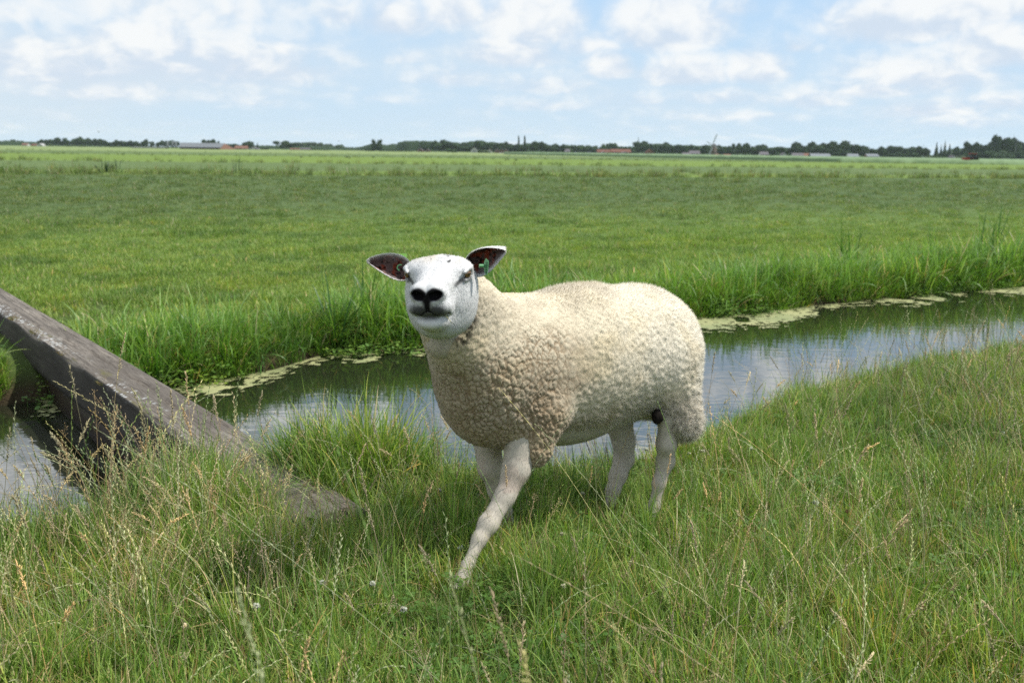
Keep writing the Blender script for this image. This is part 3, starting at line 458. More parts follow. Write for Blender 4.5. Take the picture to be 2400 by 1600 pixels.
    # birds
    def bird(name, px, py, D_, span, label, mat, flying, group):
        v = _f*2333+_r2*(px-1200)+_u2*(800-py); kk = D_/v.y; z = CAM_Z+v.z*kk; s = empty(name, (v.x*kk, D_, z if flying else -.2)); tag(s, label, 'bird', group)
        bm = bmesh.new(); bmesh.ops.create_icosphere(bm, subdivisions=2, radius=1); bm.transform(Matrix.Translation((0, 0, 0 if flying else .2*span*1.5))@Matrix.Rotation(0 if flying else -.5, 4, 'Y')@Matrix.Diagonal((.28*span, .10*span, .12*span, 1)))
        hd = bmesh.ops.create_icosphere(bm, subdivisions=1, radius=.09*span); bmesh.ops.translate(bm, vec=(-.28*span, 0, .06*span if flying else .52*span), verts=hd['verts']); me = bpy.data.meshes.new('bird_body'); bm.to_mesh(me); bm.free(); link('bird_body', me, mat, s)
        for sg in (-1, 1):
            if flying: V = [(0, 0, 0), (-.12*span, sg*.25*span+sg*.1, .18*span), (.15*span, sg*.25*span, .16*span), (.18*span, 0, 0), (.2*span, sg*.5*span, .06*span)]; F = [(0, 1, 2, 3), (1, 4, 2)]
            else: V = [(-.05*span, sg*.10*span, .42*span), (.32*span, sg*.10*span, .20*span), (.30*span, sg*.13*span, .34*span)]; F = [(0, 1, 2)]
            me = bpy.data.meshes.new('wing'); me.from_pydata(V, [], F); link('wing', me, mat, s)
        s.rotation_euler = (0, 0, 1.2 if flying else random.random()*6)
    blk = flat('black_feathers', (.015, .015, .018)); gull = flat('grey_feathers', (.22, .22, .22))
    bird('gull', o0(680), Yc(28), 190, .75, 'small grey gull flying in the sky at the left, above the trees', gull, True, 'gulls in the sky'); bird('gull', o0(2335), Yc(92), 260, .8, 'small gull gliding just above the horizon right of the round tree', gull, True, 'gulls in the sky')
    for off, cx, cy, D_, lab in ((o0, 1235, 188, 150, 'black crow on the meadow below the long barn'), (o0, 2075, 193, 150, 'black crow on the meadow below the pair of low red sheds'), (o1, 38, 187, 160, 'black crow, left one of two close together left of the tall trees'), (o1, 55, 192, 150, 'black crow, right one of two close together left of the tall trees'), (o1, 222, 188, 165, 'large black crow on the meadow below the two tall trees'), (o1, 1132, 207, 150, 'black crow, leftmost of three below the grey gables'), (o1, 1150, 204, 160, 'black crow in the middle of three below the grey gables'), (o1, 1205, 210, 150, 'black crow, rightmost of three below the grey gables')):
        x, y = hz(off(cx), D_); bird('crow', off(cx), Yc(cy), D_, .62, lab, blk, False, 'crows on the meadow')
if want('far'): far_scene()
# ================================================================ timber beam laid across the ditch as a footbridge
def build_beam():
    A = np.array([-.50, 3.36]); Bp = np.array([-4.98, 9.37]); d = Bp-A; L = np.linalg.norm(d); d /= L; nrm = np.array([-d[1], d[0]])*-1   # nrm points to the right/back
    nrm = np.array([d[1], -d[0]]);  nrm = nrm if nrm[0] > 0 else -nrm
    root = empty('beam_bridge', (A[0], A[1], -.135)); tag(root, 'weathered grey timber beam laid across the ditch as a footbridge at the left', 'beam bridge')
    Wd, H = .268, .245; nl, nw, nh = 420, 16, 12
    # rounded-square section with worn arris towards the camera side
    sec = []
    for j in range(nw+1): sec.append((-Wd+Wd*j/nw+.0, 0.))       # top from front (camera side) to back
    for j in range(1, nh+1): sec.append((0., -H*j/nh))
    for j in range(1, nw+1): sec.append((-Wd*j/nw, -H))
    for j in range(1, nh): sec.append((-Wd, -H+H*j/nh))
    sec = np.array(sec); ns = len(sec); vs = []; 
    for i in range(nl+1):
        s = L*i/nl; q = sec.copy()
        P = np.stack([np.full(ns, s), q[:, 0], q[:, 1]], 1)
        dn = (fbm(P*np.array([.9, 14, 14]), 1, 4)-.5); gr = fbm(P*np.array([2.0, 110, 60]), 1, 3)-.5
        top = (q[:, 1] > -.001)
        fr = np.exp(-((q[:, 0]+Wd)**2+(q[:, 1])**2)/(.020**2)); bk = np.exp(-((q[:, 0])**2+(q[:, 1])**2)/(.016**2))
        rot = max(0, vnoise(np.array([[s*1.9, 3.3, 1.]]), 1)[0]-.45)*2.2
        x = q[:, 0]+fr*(.004+.022*rot)+dn*.006; z = q[:, 1]-fr*(.004+.030*rot*(.4+gr+.5))-bk*.008+top*gr*.006+dn*.006
        # long drying crack in the top
        ck = np.exp(-((q[:, 0]+.115+.02*math.sin(s*1.7))**2)/(.006**2))*top*(sstep(np.array(s), .9, 1.3)*(1-sstep(np.array(s), 3.6, 4.4))); z = z-ck*.022
        for c2, s0, s1, ph in ((.045, .2, 2.2, 1.), (.205, .6, 2.9, 2.), (.16, 3.2, 6.0, 3.), (.06, 2.6, 5.2, 4.)):
            z = z-np.exp(-((q[:, 0]+c2+.012*math.sin(s*2.3+ph))**2)/(.0045**2))*top*sstep(np.array(s), s0, s0+.3)*(1-sstep(np.array(s), s1-.3, s1))*.014
        z = z+.010*math.sin(s*.7)
        rg = (1-min(s/.25, 1.))*(.10*fbm(np.stack([q[:, 0]*0, q[:, 0], q[:, 1]], 1), 22, 3)-.02)
        pass
        for a, b, e_ in zip(x, z, rg): vs.append((d[0]*(s+e_)+nrm[0]*a, d[1]*(s+e_)+nrm[1]*a, b+.135))
    f = []
    for i in range(nl):
        for j in range(ns): f.append((i*ns+j, i*ns+(j+1) % ns, (i+1)*ns+(j+1) % ns, (i+1)*ns+j))
    V = np.array(vs); F = np.array(f); 
    m = NT('weathered_wood'); uvw = m.coord('Object'); mp = m.n('ShaderNodeMapping', vector_type='POINT'); m.l(uvw, mp.inputs[0]); ang = math.atan2(d[1], d[0]); mp.inputs['Rotation'].default_value = (0, 0, -ang)
    def sc_(v): 
        k = m.n('ShaderNodeMapping'); k.inputs['Scale'].default_value = v; m.l(mp.outputs[0], k.inputs[0]); return k.outputs[0]
    grain = m.noise(sc_((1.3, 90, 60)), 1.0, 6, .65, .25); blot = m.noise(sc_((1.2, 4, 4)), 1.0, 5, .6); fine = m.noise(sc_((8, 260, 200)), 1, 3, .6)
    c = m.mix((.045, .038, .031), (.215, .188, .158), m.step(grain, .36, .58)); c = m.mix(c, (.105, .090, .075), m.step(blot, .35, .62)); c = m.mix(c, m.mix(c, (.45, .42, .4), 1., 'MULTIPLY'), m.step(fine, .50, .62))
    c = m.mix(c, (.27, .25, .22), m.math('MULTIPLY', m.step(m.noise(sc_((3, 9, 9)), 1., 6, .75), .60, .70), .6))
    # white lichen rings near the worn edge (print-flat crust)
    sp_ = m.n('ShaderNodeSeparateXYZ'); m.l(mp.outputs[0], sp_.inputs[0])
    off = float(-nrm[0]*math.sin(-ang)*0)
    lat = sp_.outputs[1]
    nl_y = float(nrm[0]*math.sin(-ang)+nrm[1]*math.cos(-ang))      # lateral sign of nrm in the rotated frame
    lat = m.math('MULTIPLY', lat, 1/nl_y)
    vor = m.voro(sc_((30, 30, 30)), 1., 'F1'); keep = m.noise(sc_((1.6, 7, 7)), 1., 3, .5)
    edge = m.math('MULTIPLY', m.step(lat, -.285, -.255), m.math('SUBTRACT', 1., m.step(lat, -.195, -.15)))
    lich = m.math('MULTIPLY', m.math('SUBTRACT', 1., m.step(vor, .26, .36)), m.math('MULTIPLY', edge, m.step(keep, .44, .56)))
    lich = m.math('MULTIPLY', lich, m.math('MULTIPLY', m.step(sp_.outputs[2], .095, .120), m.step(m.math('MULTIPLY', sp_.outputs[0], 1. if (d[0]*math.cos(ang)+d[1]*math.sin(ang)) > 0 else -1.), .8, 1.6)))
    c = m.mix(c, (.52, .54, .54), m.math('MULTIPLY', lich, .85))
    c = m.mix(c, (.11, .10, .035), m.math('MULTIPLY', m.math('MULTIPLY', edge, m.step(m.noise(sc_((4, 14, 14)), 1., 5, .7), .56, .66)), .75))
    # shade of the camera-facing side put into the wood colour
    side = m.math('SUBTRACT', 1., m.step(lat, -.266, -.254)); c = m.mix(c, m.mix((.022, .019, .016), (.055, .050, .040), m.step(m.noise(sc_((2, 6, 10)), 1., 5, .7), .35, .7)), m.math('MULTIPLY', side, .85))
    m.base(c, .85, .25); m.bump(m.math('ADD', grain, m.math('MULTIPLY', fine, .5)), .6, .006)
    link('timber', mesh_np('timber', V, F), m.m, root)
    # end caps
    for i, nm in ((0, 0), (nl, 1)):
        r = V[i*ns:(i+1)*ns]; c0 = r.mean(0); fs = [(k, (k+1) % ns, ns) for k in range(ns)]; 
        if nm == 0: fs = [q[::-1] for q in fs]
        link('end_grain', mesh_np('end_grain', np.concatenate([r, [c0]]), fs, smooth_=False), flat('end_grain', (.12, .10, .08)), root)
    # board added to darken the gap under the beam and its reflection
    Q = [(s_, a_, z_) for s_ in (1.05, 4.55) for a_, z_ in ((-.235, -.235), (-.235, -.47), (-.165, -.47), (-.165, -.235))]; vs2 = [(d[0]*s_+nrm[0]*a_, d[1]*s_+nrm[1]*a_, z_+.135) for s_, a_, z_ in Q]
    wb = NT('dark_plank'); wg = wb.noise(wb.coord('Object', (9, 9, 1.2)), 3.0, 5, .6); wb.base(wb.mix((.010, .007, .005), (.042, .024, .014), wg), .6, .3); link('added_board', mesh_np('added_board', vs2, [(0, 1, 5, 4), (1, 2, 6, 5), (2, 3, 7, 6), (3, 0, 4, 7), (0, 3, 2, 1), (4, 5, 6, 7)], smooth_=False), wb.m, root)
    # bolt heads / nail holes on top
    bm = bmesh.new(); bmesh.ops.create_cone(bm, cap_ends=True, segments=12, radius1=.011, radius2=.009, depth=.006); me = bpy.data.meshes.new('bolt'); bm.to_mesh(me); bm.free(); bmt = flat('dark_iron', (.02, .017, .015), .6)
    for s, a in ((1.02, -.045), (6.9, -.19), (2.4, -.06)):
        o = link('bolt', me, bmt, root); o.location = (d[0]*s+nrm[0]*a, d[1]*s+nrm[1]*a, .137)
    # dry moss and plant tufts on the worn edge
    rr = np.random.default_rng(21)
    for s, a, n, r in ((5.75, -.245, 260, .055), (4.95, -.235, 240, .06), (4.30, -.22, 300, .065), (3.45, -.235, 260, .06), (2.5, -.25, 200, .05), (6.6, -.25, 150, .04)):
        th = rr.random(n)*6.283; rad = r*np.sqrt(rr.random(n)); px = s+rad*np.cos(th)*1.6; pa = a+rad*np.sin(th)*.6
        P = np.stack([d[0]*px+nrm[0]*pa, d[1]*px+nrm[1]*pa, np.full(n, .127)], 1); D = rr.normal(0, .8, (n, 3)); D[:, 2] = np.abs(D[:, 2])+.4; D /= np.linalg.norm(D, axis=1)[:, None]
        ln = rr.uniform(.008, .028, n)[:, None]; sd = np.cross(D, rr.normal(0, 1, (n, 3))); sd /= np.linalg.norm(sd, axis=1)[:, None]
        VV = np.stack([P-sd*.0015, P+sd*.0015, P+D*ln], 1).reshape(-1, 3); cc = np.repeat(np.where(rr.random((n, 1)) < .5, [[.24, .17, .08]], [[.12, .13, .04]])*rr.uniform(.6, 1.3, (n, 1)), 3, 0)
        mm = NT('moss'); mm.base(mm.attr(), .9, .1); o = link('moss_tuft', mesh_np('moss_tuft', VV, np.arange(3*n).reshape(-1, 3), cc), mm.m, root); o['kind'] = 'stuff'
if want('beam'): build_beam()
# ================================================================ the sheep
SA = np.array([.755, .656, 0.]); SA /= np.linalg.norm(SA)      # towards the rump
SW = np.array([SA[1], -SA[0], 0.])                              # towards the sheep's left side (nearer the camera)
SO = np.array([-.02, 3.17, 0.])
def body2w(p): p = np.asarray(p, float); return SO + p[..., 0:1]*SA + p[..., 1:2]*SW + p[..., 2:3]*np.array([0, 0, 1.])
def w2body(p): d = np.asarray(p, float)-SO; return np.stack([d@SA, d@SW, d[..., 2]], -1)
# head frame: s to the sheep's left, f along the nose, u up
HE = np.array([-.205, 2.76, .902])
hf = np.array([-.115, -.975, -.20]); hf /= np.linalg.norm(hf)
hs = np.array([1., -.10, .035]); hs -= hf*(hs@hf); hs /= np.linalg.norm(hs)
hu = np.cross(hs, hf); hu /= np.linalg.norm(hu)
if hu[2] < 0: hu = -hu
def head2w(p): p = np.asarray(p, float); return HE + p[..., 0:1]*hs + p[..., 1:2]*hf + p[..., 2:3]*hu
def w2head(p): d = np.asarray(p, float)-HE; return np.stack([d@hs, d@hf, d@hu], -1)
def H2B(s, f, u): return tuple(w2body(head2w(np.array([s, f, u]))))

def ell(p, c, r):
    q = (p-np.array(c)); r = np.array(r); k0 = np.sqrt(((q/r)**2).sum(-1)); k1 = np.sqrt(((q/r**2)**2).sum(-1))+1e-9
    return k0*(k0-1)/k1
def cone(p, a, ra, b, rb):
    a = np.array(a, float); b = np.array(b, float); ab = b-a; h = np.clip(((p-a)@ab)/(ab@ab), 0, 1)
    return np.sqrt(((p-a-h[..., None]*ab)**2).sum(-1)) - (ra+(rb-ra)*h)
def smin(a, b, k):
    h = np.maximum(k-np.abs(a-b), 0)/k; return np.minimum(a, b)-h*h*k*.25
def smax(a, b, k): return -smin(-a, -b, k)

def surface_nets(f, axes, block=8, far=2.2):
    """sparse evaluation of f on a rectilinear grid and dual surface extraction; returns verts (grid frame), quads"""
    nx, ny, nz = [len(a) for a in axes]
    assert all(len(a) % block == 0 for a in axes)
    cs = [a.reshape(-1, block).mean(1) for a in axes]
    gx, gy, gz = np.meshgrid(*cs, indexing='ij'); cc = np.stack([gx, gy, gz], -1).reshape(-1, 3)
    d = f(cc).reshape(gx.shape)
    w = [(a.reshape(-1, block)[:, -1]-a.reshape(-1, block)[:, 0])*.5*1.3 for a in axes]
    diag = np.sqrt(w[0][:, None, None]**2+w[1][None, :, None]**2+w[2][None, None, :]**2)
    act = np.abs(d) < diag*far
    D = np.empty((nx, ny, nz), np.float32)
    Db = D.reshape(nx//block, block, ny//block, block, nz//block, block)
    Db[:] = np.where(d > 0, 1., -1.)[:, None, :, None, :, None]
    ii = np.argwhere(act); A = [a.reshape(-1, block) for a in axes]
    for s in range(0, len(ii), 600):
        b = ii[s:s+600]
        px = A[0][b[:, 0]][:, :, None, None]; py = A[1][b[:, 1]][:, None, :, None]; pz = A[2][b[:, 2]][:, None, None, :]
        P = np.stack(np.broadcast_arrays(px, py, pz), -1)
        v = f(P.reshape(-1, 3)).reshape(P.shape[:-1])
        Db[b[:, 0], :, b[:, 1], :, b[:, 2], :] = v
    S = D < 0
    # active cells
    c = np.zeros((nx-1, ny-1, nz-1), np.int8)
    for i in (0, 1):
        for j in (0, 1):
            for k in (0, 1): c += S[i:nx-1+i, j:ny-1+j, k:nz-1+k]
    cells = np.argwhere((c > 0) & (c < 8)); del c
    idx = -np.ones((nx-1, ny-1, nz-1), np.int32); idx[tuple(cells.T)] = np.arange(len(cells))
    acc = np.zeros((len(cells), 3)); cnt = np.zeros(len(cells))
    corners = [(i, j, k) for i in (0, 1) for j in (0, 1) for k in (0, 1)]
    val = {q: D[cells[:, 0]+q[0], cells[:, 1]+q[1], cells[:, 2]+q[2]] for q in corners}
    pos = {q: np.stack([axes[m][cells[:, m]+q[m]] for m in range(3)], 1) for q in corners}
    for q in corners:
        for m in range(3):
            if q[m] == 0:
                q2 = list(q); q2[m] = 1; q2 = tuple(q2); a, b = val[q], val[q2]; x = (a < 0) != (b < 0)
                t = np.where(x, a/(a-b+1e-12), 0)[:, None]
                acc += np.where(x[:, None], pos[q]+(pos[q2]-pos[q])*t, 0); cnt += x
    V = acc/np.maximum(cnt, 1)[:, None]
    F = []
    for m in range(3):
        o = [n for n in range(3) if n != m]
        lo = [slice(None)]*3; hi = [slice(None)]*3; lo[m] = slice(0, -1); hi[m] = slice(1, None)
        a = S[tuple(lo)]; b = S[tuple(hi)]; e = np.argwhere(a != b)
        ok = (e[:, o[0]] > 0) & (e[:, o[1]] > 0) & (e[:, o[0]] < S.shape[o[0]]-1) & (e[:, o[1]] < S.shape[o[1]]-1); e = e[ok]
        def g(du, dv):
            q = e.copy(); q[:, o[0]] -= du; q[:, o[1]] -= dv; return idx[q[:, 0], q[:, 1], q[:, 2]]
        q = np.stack([g(1, 1), g(0, 1), g(0, 0), g(1, 0)], 1)
        flip = a[tuple(e.T)]
        if m == 1: flip = ~flip
        q[~flip] = q[~flip][:, ::-1]
        F.append(q)
    F = np.concatenate(F); F = F[(F >= 0).all(1)]
    return V, F
def vert_normals(V, F):
    n = np.cross(V[F[:, 2]]-V[F[:, 0]], V[F[:, 3]]-V[F[:, 1]]); N = np.zeros_like(V)
    for k in range(4):
        for a in range(3): N[:, a] += np.bincount(F[:, k], n[:, a], len(V))
    return N/(np.linalg.norm(N, axis=1)[:, None]+1e-12)
def relax(V, F, it=1, lam=.5):
    for _ in range(it):
        S = np.zeros_like(V); c = np.zeros(len(V))
        for k in range(4):
            j = (k+1) % 4
            for a in range(3):
                S[:, a] += np.bincount(F[:, k], V[F[:, j], a], len(V)); S[:, a] += np.bincount(F[:, j], V[F[:, k], a], len(V))
            c += np.bincount(F[:, k], minlength=len(V)); c += np.bincount(F[:, j], minlength=len(V))
        V = V+(S/np.maximum(c, 1)[:, None]-V)*lam
    return V
def axis(a, b, knots):
    """rectilinear axis: knots = [(from, spacing)...], length padded to a multiple of 8"""
    out = [a]; 
    while out[-1] < b or len(out) % 8:
        s = [k[1] for k in knots if out[-1] >= k[0]][-1]; out.append(out[-1]+s)
    return np.array(out)

NECKH = H2B(0, -.13, -.07)
# ---- where the skin lies (body frame)
EYE = (.0790, .020, .019)
def skin(p):
    h = w2head(body2w(p)); s = np.abs(h[:, 0]); hm = np.stack([s, h[:, 1], h[:, 2]], 1)
    # skull and face
    d = ell(hm, (0, -.045, -.014), (.088, .085, .042))
    d = smin(d, ell(hm, (.045, -.004, .018), (.040, .040, .022)), .02)
    d = smin(d, ell(hm, (.068, -.002, .028), (.024, .032, .015)), .022)            # brow
    d = smin(d, ell(h, (.002, -.055, .028), (.026, .03, .016)), .015); d = smin(d, ell(h, (.048, -.030, .026), (.026, .03, .015)), .015)             # poll bumps
    d = smin(d, cone(hm, (.010, -.005, -.003), .056, (.006, .140, .002), .038), .04)     # nose bridge
    d = smin(d, ell(hm, (.057, -.016, -.070), (.043, .078, .066)), .05)           # cheek
    d = smin(d, cone(hm, (.0, .100, -.078), .036, (.0, -.015, -.112), .064), .05)
    d = smin(d, ell(hm, (0, .012, -.118), (.074, .080, .050)), .03)  # lower jaw
    d = smin(d, cone(hm, (.028, .060, -.040), .026, (.026, .120, -.038), .028), .02)
    d = smin(d, ell(hm, (0, .140, -.016), (.052, .040, .042)), .018)               # muzzle
    d = smin(d, ell(hm, (.0225, .163, .013), (.024, .020, .022)), .016)           # nostril wings
    d = smin(d, ell(hm, (.0275, .150, -.030), (.0315, .030, .0240)), .010)         # upper lips
    d = smin(d, ell(hm, (0, .137, -.077), (.041, .034, .023)), .008)              # lower lip, chin
    d = smin(d, ell(hm, (0, .110, -.090), (.036, .036, .024)), .02)
    d = smin(d, ell(hm, (.048, .125, -.047), (.012, .022, .016)), .014)           # corner of the mouth
    # carved details
    mu = np.array([0, .0, .0])
    for a, b in (((0, .178, -.032), (.014, .181, -.041)), ((.014, .181, -.041), (.030, .174, -.0535)), ((.030, .174, -.0535), (.045, .152, -.054)), ((.045, .152, -.054), (.054, .126, -.047))):
        d = smax(d, -cone(hm, a, .0034, b, .003), .005)
    d = smax(d, -cone(hm, (0, .187, .006), .0032, (0, .180, -.034), .0036), .006)      # philtrum
    n1 = ell(hm, (.0185, .183, .007), (.0125, .022, .0115)); n2 = ell(hm, (.0295, .176, .011), (.0120, .022, .0105))
    d = smax(d, -smin(n1, n2, .006), .004)                                              # nostrils
    d = smax(d, -ell(hm, (.0930, .026, .017), (.016, .021, .0115)), .005)                # eye socket
    d = smax(d, -cone(hm, (.084, .040, .008), .004, (.064, .075, -.010), .002), .012)  # tear groove
    d = smin(d, cone(hm, (.0800, .044, .0300), .0038, (.0905, .016, .0330), .0044), .007)  # upper lid
    d = smin(d, cone(hm, (.0905, .016, .0330), .0044, (.0885, -.010, .026), .0034), .007)
    d = smin(d, cone(hm, (.0800, .040, .005), .0030, (.0870, .016, .0035), .0030), .008)  # lower lid
    d = smax(d, -ell(hm, (0, .184, -.043), (.013, .010, .0060)), .004)                    # parted lips
    # throat and neck
    nk = cone(h, (0, -.085, -.085), .062, (-.012, -.075, -.22), .056)
    d = smin(d, nk, .022)
    # torso, mostly under the fleece
    t = ell(p, (.30, 0, .54), (.38, .185, .20)); t = smin(t, ell(p, (.31, .0, .435), (.34, .155, .185)), .08)
    t = smin(t, ell(p, (.60, 0, .56), (.22, .17, .19)), .1); t = smin(t, cone(p, (-.03, .02, .57), .15, tuple(w2body(head2w(np.array([0., -.12, -.20])))), .075), .1)
    d = smin(d, t, .03)
    def leg(pts, k=.02):
        e = None
        for (a, ra), (b, rb) in zip(pts[:-1], pts[1:]):
            c = cone(p, a, ra, b, rb); e = c if e is None else smin(e, c, k)
        return e
    for pts in LEGS: d = smin(d, leg(pts), .035)
    return d
def B(px, py, D):                                  # point of the body frame that the photograph shows at px, py at depth D
    v = _f*2333 + _r2*(px-1200) + _u2*(800-py); k = D/v.y
    return tuple(w2body(np.array([v.x*k, v.y*k, CAM_Z+v.z*k])))
LEGS = [
  # left fore (stretched forward)
  [((-.02, .12, .40), .060), (B(1210, 1100, 3.02), .0425), (B(1184, 1162, 2.98), .0300), (B(1144, 1228, 2.93), .0285), (B(1124, 1262, 2.90), .0200), (B(1096, 1325, 2.85), .0165), (B(1082, 1360, 2.82), .021), (B(1062, 1396, 2.79), .023)],
  # right fore
  [((-.02, -.09, .40), .055), (B(1150, 1095, 3.22), .040), (B(1168, 1150, 3.24), .032), (B(1180, 1195, 3.26), .026), (B(1192, 1225, 3.27), .018), (B(1200, 1262, 3.27), .019)],
  # left hind
  [((.60, .06, .44), .070), (B(1568, 975, 3.45), .036), (B(1562, 1040, 3.45), .034), (B(1560, 1080, 3.47), .030), (B(1545, 1130, 3.45), .0215), (B(1533, 1185, 3.44), .019), (B(1524, 1220, 3.42), .023)],
  # right hind, set forward
  [((.58, -.09, .42), .085), (B(1462, 1035, 3.62), .040), (B(1462, 1075, 3.62), .036), (B(1448, 1115, 3.58), .030), (B(1436, 1150, 3.55), .025), (B(1428, 1200, 3.52), .021), (B(1420, 1245, 3.50), .024)],
]
def fleece(p):
    d = ell(p, (.32, 0, .545), (.41, .228, .258))
    d = smin(d, ell(p, (.645, .0, .535), (.250, .212, .236)), .10)
    d = smin(d, ell(p, (.02, .01, .545), (.21, .190, .250)), .08)
    d = smin(d, ell(p, (-.125, .035, .535), (.145, .152, .200)), .08)
    d = smin(d, cone(p, (-.08, .02, .63), .155, NECKH, .088), .08)
    d = smin(d, cone(p, (-.17, .05, .58), .12, H2B(.0, -.098, -.168), .092), .06)
    d = smin(d, cone(p, (.03, .125, .42), .092, (.0, .138, .325), .066), .06)
    d = smin(d, cone(p, (.0, -.10, .42), .085, (-.03, -.11, .34), .055), .04)
    d = smin(d, cone(p, (.67, .100, .50), .130, B(1598, 985, 3.47), .070), .06)
    d = smin(d, cone(p, (.64, -.09, .50), .120, (.70, -.10, .34), .055), .06)
    d = smin(d, cone(p, (.84, 0, .54), .05, (.855, .01, .34), .035), .06)        # tail
    # keep the face, the bare throat and the bare belly free
    h = w2head(body2w(p)); s = np.abs(h[:, 0])
    face = ell(np.stack([s, h[:, 1], h[:, 2]], 1), (0, .055, -.065), (.120, .160, .165))
    d = smax(d, -face, .03)
    throat = cone(np.stack([h[:, 0], h[:, 1], h[:, 2]], 1), (-.01, .03, -.18), .050, (-.010, .008, -.215), .030)+(fbm(p, 55, 2)-.5)*.022
    d = smax(d, -throat, .016)
    belly = ell(p, (.33, -.04, .13), (.27, .20, .165))
    d = smax(d, -belly, .03)
    return d
def voro2(q):
    """F1, F2 of a jittered grid voronoi, vectorised"""
    i = np.floor(q).astype(int); f1 = np.full(len(q), 9.); f2 = np.full(len(q), 9.)
    for a in (-1, 0, 1):
        for b in (-1, 0, 1):
            for c in (-1, 0, 1):
                j = i+np.array([a, b, c]); hsh = (j[:, 0]*73856093 ^ j[:, 1]*19349663 ^ j[:, 2]*83492791) & 0x7fffffff
                r = np.stack([((hsh*(k*2654435+12345)) >> 7 & 1023)/1023. for k in (1, 3, 7)], 1)
                dd = np.sqrt(((j+.5+(r-.5)*.95-q)**2).sum(1))
                m = dd < f1; f2 = np.where(m, f1, np.minimum(f2, dd)); f1 = np.where(m, dd, f1)
    return f1, f2
def build_sheep():
    root = empty('sheep', tuple(SO)); tag(root, 'white faced cream woolly sheep with ear tags standing in the grass on the near bank', 'sheep')
    inv = Vector(-SO)
    # -------- body
    ax = [axis(-.62, .92, [(-9, .0026), (-.12, .005)]), axis(-.32, .40, [(-9, .0045), (-.02, .0030), (.02, .0026), (.36, .004)]), axis(-.17, 1.03, [(-9, .0048), (.66, .0026)])]
    V, F = surface_nets(skin, ax); V = relax(V, F, 1, .35)
    W = body2w(V); N = vert_normals(W, F)
    if ((W-W.mean(0))*N).sum() < 0: F = F[:, ::-1]; N = -N
    h = w2head(W); s = h[:, 0]; f = h[:, 1]; u = h[:, 2]; sa = np.abs(s)
    isface = (np.linalg.norm(h-np.array([0, .03, -.06]), axis=1) < .24)
    n1 = .5*vnoise(W, 420)+.5*vnoise(np.stack([s*420, f*130, u*420], 1)); stv = fbm(np.stack([s*230, f*45, u*230], 1), 1, 2); n2 = fbm(W, 60, 3); n3 = fbm(W, 22, 3)
    white = np.array([.56, .56, .56]); legc = np.array([.46, .415, .35])
    col = np.where(isface[:, None], white, legc)*(.90+.16*n2[:, None])*(.86+.28*stv[:, None])
    nkb = (sstep(-u, .15, .215)*isface*.8)[:, None]; col = col*(1-nkb)+np.array([.46, .39, .30])*nkb
    # warmer tone in patches on the forehead
    k = sstep(n3, .38, .66)*sstep(u+.25*(-f), .03, .07)*isface; col = col*(1-k[:, None]*.35*np.array([.25, .5, .85]))
    # freckles
    for (fs, ff, fu, fr) in ((.020, -.028, .060, .0045), (.026, -.015, .058, .003), (.033, .020, .048, .0042), (.010, -.04, .062, .003), (-.018, .006, .055, .002), (.036, .012, .05, .003)):
        dd = np.sqrt((s-fs)**2+((f-ff)*.8)**2); k = (1-sstep(dd, fr*.8, fr*1.5))*(u > .0)*isface; col = col*(1-k[:, None]*.9)
    dark = np.zeros(len(W))
    mz = isface & (f > .09)
    nose = np.sqrt(((sa-.0200)/.0250)**2+((u-.008-.004*sstep(sa, .0, .02))/.0190)**2)
    dark = np.maximum(dark, (1-sstep(nose, .80, 1.12))*(f > .14))
    dark = np.maximum(dark, (1-sstep(sa, .004+.5*np.maximum(u+.012, 0), .015+.010*n1))*sstep(-u, -.016, -.004)*(f > .12)*(u > -.040))
    lip = np.sqrt(((sa-.022)/.029)**2+((u+.036)/.0215)**2); dark = np.maximum(dark, (1-sstep(lip+(n1-.5)*.5, .50, 1.40))*.90*(f > .11))
    low = np.sqrt((sa/.034)**2+((u+.050)/.0125)**2); dark = np.maximum(dark, (1-sstep(low+(n1-.5)*.5, .55, 1.70))*.82*(f > .11))
    mou = np.abs(u+.036+.018*sstep(sa, .004, .030)-.009*sstep(sa, .036, .058)); dark = np.maximum(dark, (1-sstep(mou, .002, .005))*(sa < .055)*(f > .10))
    eye = np.sqrt(((sa-.086)/.03)**2+((f-.024)/.030)**2+((u-.014)/.0195)**2); dark = np.maximum(dark, (1-sstep(eye+(n1-.5)*.4, .40, 1.02))*.70)
    e1, e2 = np.array([.079, 0., .011]), np.array([.053, 0., -.001]); hm = np.stack([sa, f*0, u], 1); ab = e2-e1; tt = np.clip(((hm-e1)@ab)/(ab@ab), 0, 1)
    dd = np.linalg.norm(hm-e1-tt[:, None]*ab, axis=1); dark = np.maximum(dark, (1-sstep(dd+(n1-.5)*.008, .002, .0115-.003*tt))*(.90-.20*tt)*(f > .0)*(1-sstep(f, .060, .085)))
    dark *= isface; dk = np.array([.009, .008, .009])
    col = col*(1-dark[:, None])+dk*dark[:, None]
    # slightly pink skin round the eyes and greyer hair under the jaw; brown knees
    kn = np.linalg.norm(W-body2w(np.array(B(1146, 1232, 2.94))), axis=1); k = (1-sstep(kn+(n2-.5)*.03, .012, .034)); col = col*(1-k[:, None]*.45*np.array([.6, .8, 1.]))
    pk = (1-sstep(np.abs(V[:, 2]-.24), .02, .09))*(~isface)*(V[:, 0] < .1)*sstep(n3, .35, .6); col = col*(1-pk[:, None]*.15*np.array([.25, .7, .75]))
    hoof = (V[:, 2] < -.035)*(~isface); col = np.where(hoof[:, None] > 0, np.array([.06, .05, .04]), col)
    m = NT('short_hair'); tn = m.noise(m.coord('Object'), 520, 2, .5); m.base(m.mix(m.attr(), m.mix(m.attr(), (.9, .9, .9), .25, 'MULTIPLY'), tn), .7, .06)
